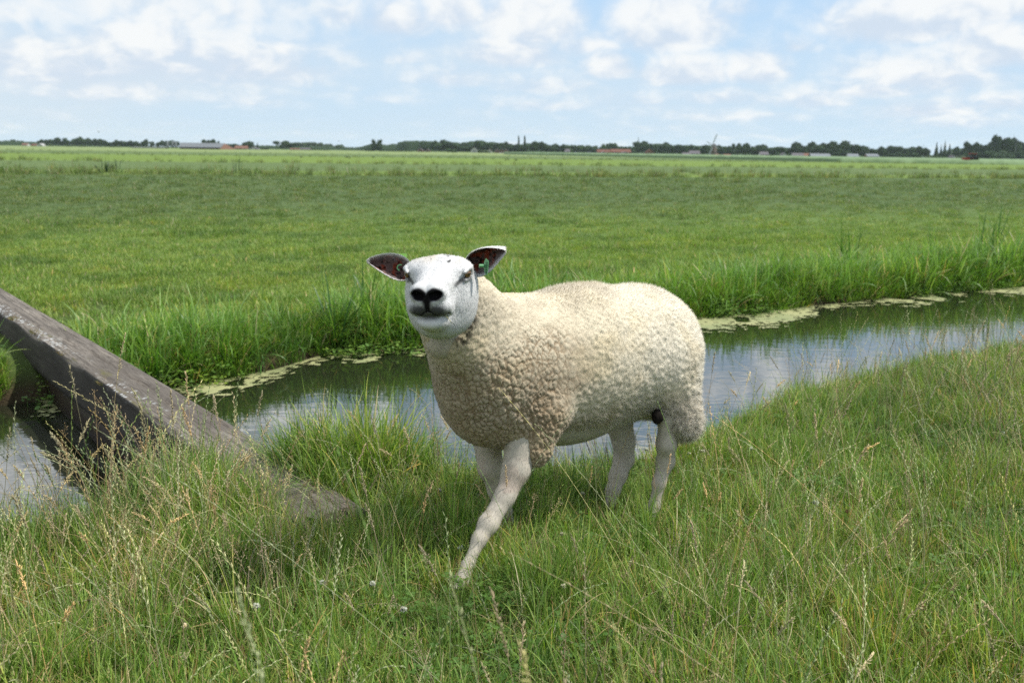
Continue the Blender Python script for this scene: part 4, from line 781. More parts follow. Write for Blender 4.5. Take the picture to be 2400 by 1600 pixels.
    m.b.inputs['Subsurface Weight'].default_value = 0.0
    sv = m.noise(m.coord('Object', (1, 1, .35)), 330, 3, .6); m.bump(sv, .35, .0015)
    body = link('body', mesh_np('body', W-SO, F, col), m.m, root)
    # hairs on the face, throat and legs
    rng = np.random.default_rng(3)
    tri_area = np.linalg.norm(np.cross(W[F[:, 2]]-W[F[:, 0]], W[F[:, 3]]-W[F[:, 1]]), axis=1)
    def strands(W, F, N, col, mask, n, ln, wd, flow, lean, jit, seed, nmix=.7, cj=.12, droop=0.):
        rng = np.random.default_rng(seed)
        ar = np.linalg.norm(np.cross(W[F[:, 2]]-W[F[:, 0]], W[F[:, 3]]-W[F[:, 1]]), axis=1)*mask[F[:, 0]]
        fi = rng.choice(len(F), n, p=ar/ar.sum()); w = rng.random((n, 4)); w /= w.sum(1)[:, None]
        P = (W[F[fi]]*w[:, :, None]).sum(1); Nn = (N[F[fi]]*w[:, :, None]).sum(1); Nn /= np.linalg.norm(Nn, axis=1)[:, None]+1e-9
        Cc = col[F[fi, 0]]; fl = flow(P) if callable(flow) else np.broadcast_to(flow, P.shape)
        T = fl-(fl*Nn).sum(1)[:, None]*Nn; T /= np.linalg.norm(T, axis=1)[:, None]+1e-9
        D = Nn*(1-lean)+T*lean+rng.normal(0, jit, P.shape)+np.array([0, 0, -droop]); D /= np.linalg.norm(D, axis=1)[:, None]
        L = (ln(P) if callable(ln) else ln)*rng.uniform(.55, 1.25, n)
        side = np.cross(D, rng.normal(0, 1, P.shape)); side /= np.linalg.norm(side, axis=1)[:, None]+1e-9
        P0 = P-Nn*.001
        sg_ = np.sign((np.cross(side, D)*Nn).sum(1))[:, None]; side = side*np.where(sg_ == 0, 1, sg_)
        V0 = P0-side*wd*.5; V1 = P0+side*wd*.5; V2 = P0+D*L[:, None]
        VV = np.stack([V0, V1, V2], 1).reshape(-1, 3); FF = np.arange(3*n).reshape(-1, 3)
        cc = np.repeat(Cc*(1+rng.normal(0, cj, (n, 1))), 3, 0)
        Sn = Nn+(np.cross(side, D)*np.sign((np.cross(side, D)*Nn).sum(1))[:, None]-Nn)*(1-nmix); Sn /= np.linalg.norm(Sn, axis=1)[:, None]
        return VV, FF, np.clip(cc, 0, 1), np.repeat(Sn, 3, 0)
    hm_ = NT('hair_strands'); hm_.base(hm_.attr(), .7, .2); hm_.b.inputs['Sheen Weight'].default_value = .1
    wool_m = NT('fleece_strands'); wool_m.base(wool_m.attr(), .85, .15); wool_m.b.inputs['Sheen Weight'].default_value = .15
    wool_m.b.inputs['Transmission Weight'].default_value = 0
    fcm = isface & ((w2head(W)[:, 1] < .145) | (np.abs(w2head(W)[:, 0]) > .03)) & (dark < .9)
    def fflow(P): q = np.tile(-hf*.8+np.array([0, 0, -.35]), (len(P), 1)); return q
    vv, ff, cc, nn = strands(W, F, N, col, fcm.astype(float), 70000, .007, .0010, fflow, .70, .18, 5, .80, .13)
    me = mesh_np('face_hair', vv-SO, ff, cc); me.normals_split_custom_set_from_vertices(nn.tolist())
    o = link('face_hair', me, hm_.m, root); o['kind'] = 'stuff'
    lm = ((~isface) & (V[:, 2] < .36)).astype(float)
    vv, ff, cc, nn = strands(W, F, N, col, lm, 45000, .009, .0011, np.array([0, 0, -1.]), .70, .18, 6, .80, .16)
    me = mesh_np('leg_hair', vv-SO, ff, cc); me.normals_split_custom_set_from_vertices(nn.tolist())
    o = link('leg_hair', me, hm_.m, root); o['kind'] = 'stuff'
    # -------- fleece
    ax = [axis(-.52, 1.0, [(-9, .0045), (-.40, .0040)]), axis(-.34, .36, [(-9, .007), (0, .0040)]), axis(.16, .98, [(-9, .0040)])]
    V, F = surface_nets(fleece, ax); V = relax(V, F, 2, .5)
    W = body2w(V); N = vert_normals(W, F)
    if ((W-W.mean(0))*N).sum() < 0: F = F[:, ::-1]; N = -N
    t = V[:, 0]; z = V[:, 2]; w = V[:, 1]
    wob = (fbm(W, 9, 3)-.5)
    front = 1-sstep(t+wob*.35-(z-.5)*-.35, -.03, .20)
    front *= 1-.75*sstep(z-t*.3, .66, .78)
    front *= .12+.88*sstep(w+wob*.1, -.03, .07)
    # locks run in slanting rows on the neck and shoulder
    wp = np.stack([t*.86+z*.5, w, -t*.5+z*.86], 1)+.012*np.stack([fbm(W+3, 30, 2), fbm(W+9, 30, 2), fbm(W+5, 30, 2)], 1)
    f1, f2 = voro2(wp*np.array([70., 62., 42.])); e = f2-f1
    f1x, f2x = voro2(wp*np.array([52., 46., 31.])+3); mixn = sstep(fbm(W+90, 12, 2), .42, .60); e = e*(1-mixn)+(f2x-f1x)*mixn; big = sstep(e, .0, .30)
    f1b, f2b = voro2(wp*np.array([165., 150., 115.])+7); small = sstep(f2b-f1b, 0, .45)
    dsp = front*(big*.0052+small*.0030-.005)*(.25+1.4*fbm(W+50, 13, 2))
    rear = 1-front
    f1c, f2c = voro2(np.stack([t*85, w*85, z*62], 1)); soft = 1-f1c
    brit = sstep(t, .60, .70)*(1-sstep(z, .50, .66))+ (1-sstep(z, .36, .46))*sstep(t, .1, .2)          # long locks on the britch and below the flank
    f1d, f2d = voro2(np.stack([t*70+w*20, w*60, z*24], 1)); 
    dsp += rear*((soft-.5)*0.0042+(fbm(W, 70, 3)-.5)*.008)+brit*rear*(sstep(f2d-f1d, 0, .5)-.6)*.008
    dsp += (fbm(W, 11, 2)-.5)*.012
    W2 = W+N*dsp[:, None]; W2 = relax(W2, F, 1, .18); N2 = vert_normals(W2, F)
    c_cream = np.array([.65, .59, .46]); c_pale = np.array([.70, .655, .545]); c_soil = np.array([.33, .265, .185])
    ps = sstep(t+wob*.3, .25, .60)[:, None]
    col = c_cream*(1-ps)+c_pale*ps
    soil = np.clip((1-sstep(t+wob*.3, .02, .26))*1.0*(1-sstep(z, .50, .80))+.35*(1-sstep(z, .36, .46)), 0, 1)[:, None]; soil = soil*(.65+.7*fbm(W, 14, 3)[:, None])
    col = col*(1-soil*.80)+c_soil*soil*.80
    # yellowish grease stains and greyish dust on the back
    st = sstep(fbm(W+31, 7, 3), .50, .68)[:, None]; col = col*(1-st*np.array([.02, .05, .12]))
    du = (sstep(fbm(W+77, 10, 3), .44, .62)*sstep(z, .70, .80))[:, None]; col = col*(1-du*np.array([.20, .21, .21]))
    # yellow-brown towards the bottom of the partings between the locks
    partc = np.array([.25, .18, .11]); k = (front*(1-sstep(e, .02, .22))*.85)[:, None]; col = col*(1-k)+partc*k
    col *= (.93+.14*vnoise(W, 170))[:, None]
    # soiled dark edge where the fleece meets the cheek, specks
    hh = w2head(W); fe = np.abs(ell(np.stack([np.abs(hh[:, 0]), hh[:, 1], hh[:, 2]], 1), (0, .055, -.065), (.120, .160, .165))); ke = (1-sstep(fe, .010, .045))*sstep(hh[:, 0], .01, .04)*(1-sstep(hh[:, 2], -.10, -.05)); ke = (ke*sstep(fbm(W, 95, 2), .40, .56))[:, None]
    col = col*(1-ke*.85)
    wm_ = NT('fleece'); nz = wm_.noise(wm_.coord('Object'), 260, 3, .7)
    wm_.base(wm_.mix(wm_.mix(wm_.attr(), (.80, .76, .70), 1.0, 'MULTIPLY'), wm_.attr(), nz), .95, .05); wm_.b.inputs['Sheen Weight'].default_value = .15
    wm_.bump(nz, .5, .004)
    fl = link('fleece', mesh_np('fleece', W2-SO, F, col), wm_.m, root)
    def lnf(P):
        b = w2body(P); return .0045+.004*sstep(b[:, 0], .1, .4)+.010*sstep(b[:, 2], .74, .80)*sstep(b[:, 0], .0, .2)+.012*(1-sstep(b[:, 2], .34, .46))*sstep(b[:, 0], .1, .3)+.006*sstep(b[:, 0], .6, .7)
    def wflow(P):
        b = w2body(P); k = (.25+.6*sstep(b[:, 0], .0, .5))[:, None]; return SA*k+np.array([0, 0, -1.])*(1.0-.4*k)
    msk = np.ones(len(W2)); msk *= np.where(w < -.10, .25, 1.)
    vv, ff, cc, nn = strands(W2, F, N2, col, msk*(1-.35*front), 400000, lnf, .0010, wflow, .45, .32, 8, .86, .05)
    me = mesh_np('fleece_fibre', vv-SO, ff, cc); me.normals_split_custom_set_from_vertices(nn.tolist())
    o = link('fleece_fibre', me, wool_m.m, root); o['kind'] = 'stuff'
    # -------- eyes
    em = NT('eyeball'); cd = em.coord('Object'); sp = em.n('ShaderNodeSeparateXYZ'); em.l(cd, sp.inputs[0])
    r2 = em.math('SQRT', em.math('ADD', em.math('MULTIPLY', sp.outputs[0], sp.outputs[0]), em.math('MULTIPLY', sp.outputs[1], sp.outputs[1])))
    iris = em.step(r2, .0105, .0118); pup = em.math('ADD', em.math('POWER', em.math('DIVIDE', em.math('ABSOLUTE', sp.outputs[0]), .0068), 3), em.math('POWER', em.math('DIVIDE', em.math('ABSOLUTE', sp.outputs[1]), .0026), 3))
    amb = em.mix((.19, .095, .035), (.09, .042, .016), em.noise(cd, 900, 2, .5)); c = em.mix(amb, (.05, .03, .02), iris); c = em.mix((.004, .004, .005), c, em.step(pup, .7, 1.1))
    em.base(c, .08, .6); em.b.inputs['Coat Weight'].default_value = .6
    bm = bmesh.new(); bmesh.ops.create_uvsphere(bm, u_segments=32, v_segments=20, radius=.0152); me = bpy.data.meshes.new('eye'); bm.to_mesh(me); bm.free()
    for p in me.polygons: p.use_smooth = True
    for sg in (1, -1):
        c = head2w(np.array([EYE[0]*sg, EYE[1], EYE[2]])); o = link('eye', me, em.m, root)
        zd = (hs*sg*.80+hf*.60); zd /= np.linalg.norm(zd); xd = hf*.80-hs*sg*.60; xd -= zd*(xd@zd); xd /= np.linalg.norm(xd); yd = np.cross(zd, xd)
        mt = Matrix.Identity(4)
        for r in range(3):
            mt[r][0], mt[r][1], mt[r][2], mt[r][3] = xd[r], yd[r], zd[r], (c-SO)[r]
        o.matrix_local = mt
        # lashes
        vs = []; fs = []; rr = np.random.default_rng(4)
        for q in range(24):
            tq = q/23; p0 = np.array([.0800+.011*math.sin(tq*2.6), .042-.050*tq, .0275+.004*math.sin(tq*3.1)]); dr = np.array([.55, .5-.75*tq, -.25+rr.normal(0, .12)]); dr /= np.linalg.norm(dr)
            p1 = p0+dr*rr.uniform(.004, .009); w_ = np.array([0, .00035, .0]); k = len(vs)
            for pp in (p0-w_, p0+w_, p1): vs.append(head2w(np.array([pp[0]*sg, pp[1], pp[2]]))-SO)
            fs.append((k, k+1, k+2))
        o = link('eyelashes', mesh_np('eyelashes', vs, fs), flat('lash', (.45, .42, .38)), root); o['kind'] = 'stuff'
    # -------- ears: a cupped leaf; control curves given in the head frame
    def ear(sg, base, tip, up_, open_, wid, ln, name='ear'):
        nu, nv = 46, 26; ax_ = tip-base; L = np.linalg.norm(ax_); ax_ /= L; up_ = up_-ax_*(up_@ax_); up_ /= np.linalg.norm(up_); op = np.cross(ax_, up_)
        if op@open_ < 0: op = -op
        def surf(off):
            P = []
            for i in range(nu):
                a = i/(nu-1); wd = wid*(math.sin(min(a, 1)**.62*math.pi*.985)**.72 if a < 1 else .0); wd = max(wd, .006*(1-a)+.0005); 
                if a < .25: wd = max(wd, .022+.05*a)
                for j in range(nv):
                    b = j/(nv-1)*2-1; cup = (1-b*b)*(.020+.020*(1-a))*-1; ed = .006*abs(b)**3
                    asym = wd*(b*1.0-.10*math.sin(a*3.1))
                    P.append(base+ax_*(a*L)+up_*(asym+.012*math.sin(a*math.pi))+op*(cup+ed+.010*a*a+off*(1-abs(b)**4)*(1-a**6)))
            return np.array(P)
        A = surf(0.0); Bk = surf(-.006); vs = np.concatenate([A, Bk]); fs = []
        for i in range(nu-1):
            for j in range(nv-1):
                k = i*nv+j; fs.append((k, k+1, k+nv+1, k+nv)); k += nu*nv; fs.append((k+nv, k+nv+1, k+1, k))
        fs = np.array(fs)
        for i in range(nu-1):
            for jj in (0, nv-1):
                k = i*nv+jj; fs = np.concatenate([fs, [(k, k+nv, k+nv+nu*nv, k+nu*nv)]])
        for j in range(nv-1):
            k = (nu-1)*nv+j; fs = np.concatenate([fs, [(k, k+1, k+1+nu*nv, k+nu*nv)]])
        i = np.repeat(np.arange(nu), nv)/(nu-1); j = np.abs(np.tile(np.arange(nv), nu)/(nv-1)*2-1)
        rim = sstep(np.maximum(j, sstep(i, .88, .99)), .86, .98)
        nzz = fbm(A, 70, 3); n4 = fbm(A+5, 130, 2)
        inner = np.array([.095, .062, .056])*(.6+.9*nzz[:, None]); red = sstep(nzz, .50, .66)[:, None]*(1-sstep(i, .75, .9))[:, None]; inner = inner*(1-red)+np.array([.17, .035, .018])*red
        blk = (sstep(n4, .53, .66)*(i < .8))[:, None]; inner = inner*(1-blk*.9)
        grey = sstep(j+(.5-nzz)*.5, .50, .90)[:, None]; inner = inner*(1-grey*.5)+np.array([.24, .21, .215])*grey*.5
        ci = inner*(1-rim[:, None])+np.array([.72, .72, .70])*rim[:, None]; cb = np.tile(np.array([.76, .75, .73]), (len(A), 1))
        col = np.concatenate([ci, cb]); 
        me = mesh_np(name, vs-SO, fs, col); o = link('ear', me, m.m, root)
        # fringe of white hair round the rim
        Fq = np.array([(k*nv+q, k*nv+q+1, (k+1)*nv+q+1, (k+1)*nv+q) for k in range(nu-1) for q in range(nv-1)]) + nu*nv
        Nn = vert_normals(vs, Fq); 
        if (Nn[nu*nv:].mean(0))@(-op) < 0: Nn = -Nn
        mk = np.concatenate([rim*0, .12+rim])
        vv, ff, cc, nn = strands(vs, Fq, Nn, col, mk, 5000, .006, .0007, ax_*1.0, .7, .25, 11, .9, .05)
        h_ = mesh_np('ear_fringe', vv-SO, ff, cc); h_.normals_split_custom_set_from_vertices(nn.tolist()); q_ = link('ear_fringe', h_, hm_.m, o); q_['kind'] = 'stuff'
        return o
    def PW(px, py, D):
        v = _f*2333 + _r2*(px-1200) + _u2*(800-py); k = D/v.y; return np.array([v.x*k, v.y*k, CAM_Z+v.z*k])
    eb = PW(1098, 636, 2.80); et = PW(1184, 582, 2.78)
    earL = ear(1, eb, et, PW(1118, 596, 2.76)-PW(1140, 640, 2.785), np.array([-.25, -1., .1]), .041, .1)
    eb2 = PW(964, 642, 2.83); et2 = PW(862, 614, 2.84)
    earR = ear(-1, eb2, et2, PW(905, 600, 2.83)-PW(912, 650, 2.80), np.array([.2, -1., .1]), .038, .1)
    # -------- ear tags
    tg = flat('tag_plastic', (.08, .25, .10), .4, .5, .06, 60); tg2 = flat('tag_leaf_plastic', (.20, .42, .07), .4, .5, .06, 60); ink = flat('tag_ink', (.02, .02, .02))
    def plate(name, pts, z0, th, M_, mat, parent, bev=.0006):
        bm = bmesh.new(); vs = [bm.verts.new((x, y, z0)) for x, y in pts]; fc = bm.faces.new(vs)
        r = bmesh.ops.extrude_face_region(bm, geom=[fc]); bmesh.ops.translate(bm, vec=(0, 0, th), verts=[g for g in r['geom'] if isinstance(g, bmesh.types.BMVert)])
        bmesh.ops.recalc_face_normals(bm, faces=bm.faces); bm.transform(M_); me = bpy.data.meshes.new(name); bm.to_mesh(me); bm.free()
        return link(name, me, mat, parent)
    def frame(o_, x, y):
        x = x/np.linalg.norm(x); y = y-x*(y@x); y /= np.linalg.norm(y); z = np.cross(x, y); o_ = o_-SO
        return Matrix(((x[0], y[0], z[0], o_[0]), (x[1], y[1], z[1], o_[1]), (x[2], y[2], z[2], o_[2]), (0, 0, 0, 1)))
    # front plate of the left ear's tag: long axis nearly vertical, turned partly edge on
    o_ = PW(1139, 625, 2.735); Mx = frame(o_, np.array([.62, -.80, 0.]), np.array([.05, .1, 1.]))
    tp = plate('ear_tag', [(-.0095, .0125), (-.004, .0225), (.0085, .0175), (.0100, .010), (.0100, -.020), (.0085, -.0235), (-.001, -.019), (-.0095, -.002)], -.0006, .0014, Mx, tg, root)
    tc = bpy.data.curves.new('tag_number', 'FONT'); tc.body = '55059'; tc.size = .0125; tc.align_x = 'CENTER'; tc.align_y = 'CENTER'; tc.extrude = .0001
    to = bpy.data.objects.new('tag_number', tc); C.objects.link(to); dg = bpy.context.evaluated_depsgraph_get(); dg.update(); tm = bpy.data.meshes.new_from_object(to.evaluated_get(dg)); bpy.data.objects.remove(to)
    tm.transform(Mx@Matrix.Translation((.0035, -.002, .0011))@Matrix.Rotation(-math.pi/2, 4, 'Z')); link('tag_number', tm, ink, tp)
    bm = bmesh.new(); bmesh.ops.create_cone(bm, cap_ends=True, segments=20, radius1=.0052, radius2=.0046, depth=.013); bm.transform(frame(PW(1128.5, 623, 2.735), np.array([0, 0, 1.]), np.array([.3, -1, 0.]))@Matrix.Identity(4)); me = bpy.data.meshes.new('tag_stud'); bm.to_mesh(me); bm.free(); link('tag_stud', me, tg, tp)
    plate('ear_tag', [(-.010, .012), (.010, .012), (.005, -.011), (-.004, -.011)], 0, .0012, frame(PW(1150, 640, 2.83), np.array([.9, -.3, .2]), np.array([-.1, .1, 1.])), tg2, root)
    plate('ear_tag', [(-.018, .0075), (.012, .0105), (.016, .0095), (.0175, -.002), (.013, -.0085), (-.018, -.0085)], 0, .0012, frame(PW(940, 602, 2.91), np.array([1., .1, 0.]), np.array([.05, .1, 1.])), tg2, root)
    # curled green stud side inside the other ear
    vs, fs = [], []
    for k in range(15):
        a = math.radians(60+k*14); 
        for r_, dz in ((.0095, -.003), (.0095, .003), (.0065, .003), (.0065, -.003)): vs.append((math.cos(a)*r_, math.sin(a)*r_, dz))
        if k: 
            for q in range(4): fs.append(((k-1)*4+q, (k-1)*4+(q+1) % 4, k*4+(q+1) % 4, k*4+q))
    me = bpy.data.meshes.new('ear_tag'); me.from_pydata(vs, [], fs); me.transform(frame(PW(938, 627, 2.79), np.array([1., 0, 0]), np.array([0., .1, 1.]))); link('ear_tag', me, tg, root)
    # dark soiled lock between the hind legs
    bm = bmesh.new(); bmesh.ops.create_icosphere(bm, subdivisions=3, radius=1)
    for v in bm.verts: v.co *= 1+.25*(mnoise.noise(v.co*2.3))
    bm.transform(Matrix.Translation(Vector(PW(1541, 976, 3.40)-SO))@Matrix.Diagonal((.020, .02, .027, 1))); me = bpy.data.meshes.new('soiled_lock'); bm.to_mesh(me); bm.free()
    for p in me.polygons: p.use_smooth = True
    link('soiled_lock', me, flat('dark_wool', (.02, .017, .015), 1., 0.), root)
    # grass stem in the mouth
    vs, fs = [], []; p = [PW(1047, 742, 2.61), PW(1057, 754, 2.60), PW(1068, 764, 2.60)]
    for k, q in enumerate(p):
        for a in range(4): vs.append(q-SO+np.array([math.cos(a*1.57), 0, math.sin(a*1.57)])*.0009*(1-.25*k))
        if k:
            for a in range(4): fs.append(((k-1)*4+a, (k-1)*4+(a+1) % 4, k*4+(a+1) % 4, k*4+a))
    me = bpy.data.meshes.new('stem'); me.from_pydata(vs, [], fs)
    st = link('straw_wisp', me, flat('straw_bit', (.38, .33, .09))); me.transform(Matrix.Translation(Vector(SO)-Vector(p[0]))); st.location = p[0]; tag(st, 'short yellow grass stem sticking out of the sheep\'s mouth corner', 'grass stem')
    return root
if want('sheep'): sheep = build_sheep()
# ================================================================ grasses
def grass_mat(name, transl=.35, rough=.55, dull_far=False):
    m = NT(name); base = m.attr()
    oi = m.n('ShaderNodeObjectInfo'); rnd = oi.outputs['Random']
    c = m.mix(base, m.mix(base, (.74, .82, .72), 1., 'MULTIPLY'), m.step(rnd, .55, 1.0)); c = m.mix(c, m.mix(base, (1.35, 1.15, .9), 1., 'MULTIPLY'), m.math('SUBTRACT', 1., m.step(rnd, .0, .35)))
    nz = m.noise(oi.outputs['Location'], 1.3, 3, .5); c = m.mix(c, m.mix(c, (1.25, 1.08, .85), 1., 'MULTIPLY'), m.step(nz, .48, .75))
    nz2 = m.noise(oi.outputs['Location'], .7, 3, .6); c = m.mix(c, m.mix(c, (.62, .70, .72), 1., 'MULTIPLY'), m.step(nz2, .48, .66))
    if dull_far:
        sp = m.n('ShaderNodeSeparateXYZ'); m.l(oi.outputs['Location'], sp.inputs[0]); v = m.math('SUBTRACT', sp.outputs[1], m.math('MULTIPLY', sp.outputs[0], .38))
        v = m.math('ADD', v, m.math('MULTIPLY', m.math('SUBTRACT', m.noise(oi.outputs['Location'], .12, 3, .5), .5), 8.))
        c = m.mix(c, m.mix(c, (.66, .64, .92), 1., 'MULTIPLY'), m.step(v, 12, 30))  # duller, bluer green further out across the meadow
    m.base(c, rough, .35)
    t = m.n('ShaderNodeBsdfTranslucent'); m.l(m.mix(c, (1.1, 1.25, .6), 1., 'MULTIPLY'), t.inputs[0]); mx = m.n('ShaderNodeMixShader'); mx.inputs[0].default_value = transl
    m.l(m.b.outputs[0], mx.inputs[1]); m.l(t.outputs[0], mx.inputs[2]); m.l(mx.outputs[0], m.o.inputs[0]); return m.m
G1, G2, G3 = np.array([.172, .278, .050]), np.array([.098, .190, .034]), np.array([.275, .360, .098]); STRAW = np.array([.56, .47, .28]); STRAW2 = np.array([.40, .29, .14])
def ribbon(path, widths, side, col0, col1):
    """flat tapering blade along path (k,3)"""
    k = len(path); V = []; Cc = []; F = []
    for i in range(k):
        t = i/(k-1); c = col0*(1-t)+col1*t
        if i < k-1: V += [path[i]-side*widths[i]*.5, path[i]+side*widths[i]*.5]; Cc += [c, c]
        else: V.append(path[i]); Cc.append(c)
    for i in range(k-2): a = 2*i; F += [(a, a+1, a+3), (a, a+3, a+2)]
    a = 2*(k-2); F.append((a, a+1, a+2)); return V, F, Cc
class Bag:
    def __init__(s): s.V = []; s.F = []; s.C = []
    def add(s, V, F, Cc): b = len(s.V); s.V += list(V); s.C += list(Cc); s.F += [tuple(i+b for i in f) for f in F]
    def mesh(s, name, mat): me = mesh_np(name, np.array(s.V), s.F, np.array(s.C), smooth_=False); me.materials.append(mat); return me
def arc(p0, ln, az, lean, droop, k):
    """curved path leaving p0: lean = initial tilt from vertical, droop = added tilt towards the tip"""
    P = [np.array(p0, float)]; 
    for i in range(k-1):
        a = lean+droop*((i+.5)/(k-1))**1.6; a = min(a, 2.6)
        P.append(P[-1]+ln/(k-1)*np.array([math.sin(a)*math.cos(az), math.sin(a)*math.sin(az), math.cos(a)]))
    return np.array(P)
def tuft(name, mat, rng, n, rad, ln, wd, lean, droop, segs=4, straw=.06, cols=(G1, G2, G3), power=1.):
    b = Bag()
    for _ in range(n):
        th = rng.random()*6.283; r = rad*math.sqrt(rng.random()); L = rng.uniform(*ln)*(.6+.4*rng.random()**power); az = th+rng.normal(0, .9); w = rng.uniform(*wd)
        P = arc((r*math.cos(th), r*math.sin(th), -.015), L, az, abs(rng.normal(0, lean)), abs(rng.normal(0, droop)), segs+1)
        c = cols[rng.integers(len(cols))]*rng.uniform(.75, 1.3); 
        if rng.random() < straw: c = (STRAW if rng.random() < .5 else STRAW2)*rng.uniform(.7, 1.1)
        sd = np.array([-math.sin(az+rng.normal(0, .5)), math.cos(az), 0.]); ws = [w*(1-(i/segs)**2.2*.75) for i in range(segs+1)]; ws[0] *= .75
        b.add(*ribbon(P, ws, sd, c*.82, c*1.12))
    return b.mesh(name, mat)
def tube_path(P, r0, r1, c0, c1, sides=3):
    V = []; F = []; Cc = []; k = len(P)
    for i in range(k):
        t = i/(k-1); r = r0+(r1-r0)*t
        for a in range(sides): an = a*6.283/sides; V.append(P[i]+np.array([math.cos(an)*r, math.sin(an)*r, 0])); Cc.append(c0*(1-t)+c1*t)
        if i:
            for a in range(sides):
                p, q = (i-1)*sides+a, (i-1)*sides+(a+1) % sides; F += [(p, q, q+sides), (p, q+sides, p+sides)]
    return V, F, Cc
def spikelet(p, D, ln, w, c, rng):
    """small pointed husk: 4-sided spindle"""
    D = D/np.linalg.norm(D); a = np.cross(D, [0, .3, 1.]); a /= np.linalg.norm(a)+1e-9; e = np.cross(D, a); m = p+D*ln*.38
    V = [p, m+a*w, m+e*w*.6, m-a*w, m-e*w*.6, p+D*ln]; F = [(0, 1, 2), (0, 2, 3), (0, 3, 4), (0, 4, 1), (5, 2, 1), (5, 3, 2), (5, 4, 3), (5, 1, 4)]
    return V, F, [c*.8, c, c, c, c, c*1.15]
def stalk_into(b, rng, base, H, az, lean, droop, kind, col, thick=1.):
    P = arc(base, H, az, lean, droop, 12); c0 = col*.8; c1 = col
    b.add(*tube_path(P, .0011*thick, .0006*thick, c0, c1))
    T = np.array([math.cos(az), math.sin(az), 0]); S = np.array([-math.sin(az), math.cos(az), 0.]); S = S*math.cos(rng.random()*3)+np.array([0, 0, .0])
    if np.linalg.norm(S) < .3: S = np.array([1., 0, 0])
    S /= np.linalg.norm(S)
    def at(t): q = t*11; i = min(int(q), 10); return P[i]+(P[i+1]-P[i])*(q-i), (P[i+1]-P[i])/np.linalg.norm(P[i+1]-P[i])
    if kind == 'rye':
        n = rng.integers(11, 17); 
        for k in range(n):
            t = .62+.38*k/(n-1); p, d = at(min(t, .999)); sg = 1 if k % 2 else -1
            b.add(*spikelet(p, d+S*sg*.34, rng.uniform(.011, .017)*thick, .0015*thick, col*rng.uniform(.85, 1.25), rng))
    elif kind == 'fog':
        n = 42
        for k in range(n):
            t = .80+.20*(k/(n-1)); p, d = at(min(t, .999)); e = rng.normal(0, 1, 3); w = .55*(math.sin(math.pi*(k+3)/(n+5)))
            b.add(*spikelet(p, d+e*w, rng.uniform(.008, .014)*thick, .0018*thick, col*rng.uniform(.8, 1.25), rng))
    elif kind == 'panicle':
        for k in range(9):
            t = .70+.28*k/8; p, d = at(t); 
            for q in range(3):
                e = rng.normal(0, 1, 3); e /= np.linalg.norm(e); bl = rng.uniform(.012, .035)*(1.15-t); D = d*.8+e*.7; D /= np.linalg.norm(D); p2 = p+D*bl*1.6
                b.add(*ribbon(np.array([p, (p+p2)/2, p2]), [.0006, .0006, .0004], S, col, col)); b.add(*spikelet(p2, D, .006, .0013, col*rng.uniform(.8, 1.2), rng))
def hidden_sources(name, meshes):
    """source meshes live in a collection that is not linked to the scene"""
    c = bpy.data.collections.new(name)
    for i, me in enumerate(meshes):
        o = bpy.data.objects.new('%s_%02d' % (name, i), me); c.objects.link(o)
    return c
def scatter(name, P, rot, scl, idx, coll, label, cat):
    me = bpy.data.meshes.new(name); n = len(P); me.vertices.add(n); me.vertices.foreach_set('co', np.asarray(P, np.float32).ravel())
    a = me.attributes.new('rot', 'FLOAT_VECTOR', 'POINT'); a.data.foreach_set('vector', np.asarray(rot, np.float32).ravel())
    a = me.attributes.new('scl', 'FLOAT_VECTOR', 'POINT'); a.data.foreach_set('vector', np.asarray(scl, np.float32).ravel())
    a = me.attributes.new('idx', 'INT', 'POINT'); a.data.foreach_set('value', np.asarray(idx, np.int32))
    ng = bpy.data.node_groups.new(name, 'GeometryNodeTree'); ng.interface.new_socket('Geometry', in_out='INPUT', socket_type='NodeSocketGeometry'); ng.interface.new_socket('Geometry', in_out='OUTPUT', socket_type='NodeSocketGeometry')
    N = ng.nodes; Lk = ng.links; gi = N.new('NodeGroupInput'); go = N.new('NodeGroupOutput'); mp = N.new('GeometryNodeMeshToPoints'); ip = N.new('GeometryNodeInstanceOnPoints'); ci = N.new('GeometryNodeCollectionInfo')
    ci.inputs['Collection'].default_value = coll; ci.inputs['Separate Children'].default_value = True; ci.inputs['Reset Children'].default_value = True
    def at(nm, ty): x = N.new('GeometryNodeInputNamedAttribute'); x.data_type = ty; x.inputs[0].default_value = nm; return [o for o in x.outputs if o.enabled][0]
    e2r = N.new('FunctionNodeEulerToRotation')
    Lk.new(gi.outputs[0], mp.inputs['Mesh']); Lk.new(mp.outputs[0], ip.inputs['Points']); Lk.new(ci.outputs[0], ip.inputs['Instance']); ip.inputs['Pick Instance'].default_value = True
    Lk.new(at('idx', 'INT'), ip.inputs['Instance Index']); Lk.new(at('rot', 'FLOAT_VECTOR'), e2r.inputs[0]); Lk.new(e2r.outputs[0], ip.inputs['Rotation']); Lk.new(at('scl', 'FLOAT_VECTOR'), ip.inputs['Scale']); Lk.new(ip.outputs[0], go.inputs[0])
    o = link(name, me); md = o.modifiers.new('scatter', 'NODES'); md.node_group = ng; tag(o, label, cat, kind='stuff'); return o
def poisson_like(rng, n, x0, x1, y0, y1, keep): 
    out = []
    m = 0
    while m < n:
        x = rng.uniform(x0, x1, n); y = rng.uniform(y0, y1, n); k = keep(x, y) > rng.random(n); out.append(np.stack([x[k], y[k]], 1)); m += k.sum()
    return np.concatenate(out)[:n]
def spin(rng, n, tilt=.15): return np.stack([rng.normal(0, tilt, n), rng.normal(0, tilt, n), rng.random(n)*6.283], 1)
def view(x, y, margin=.35): return (np.abs(x) < y*.545+margin) 

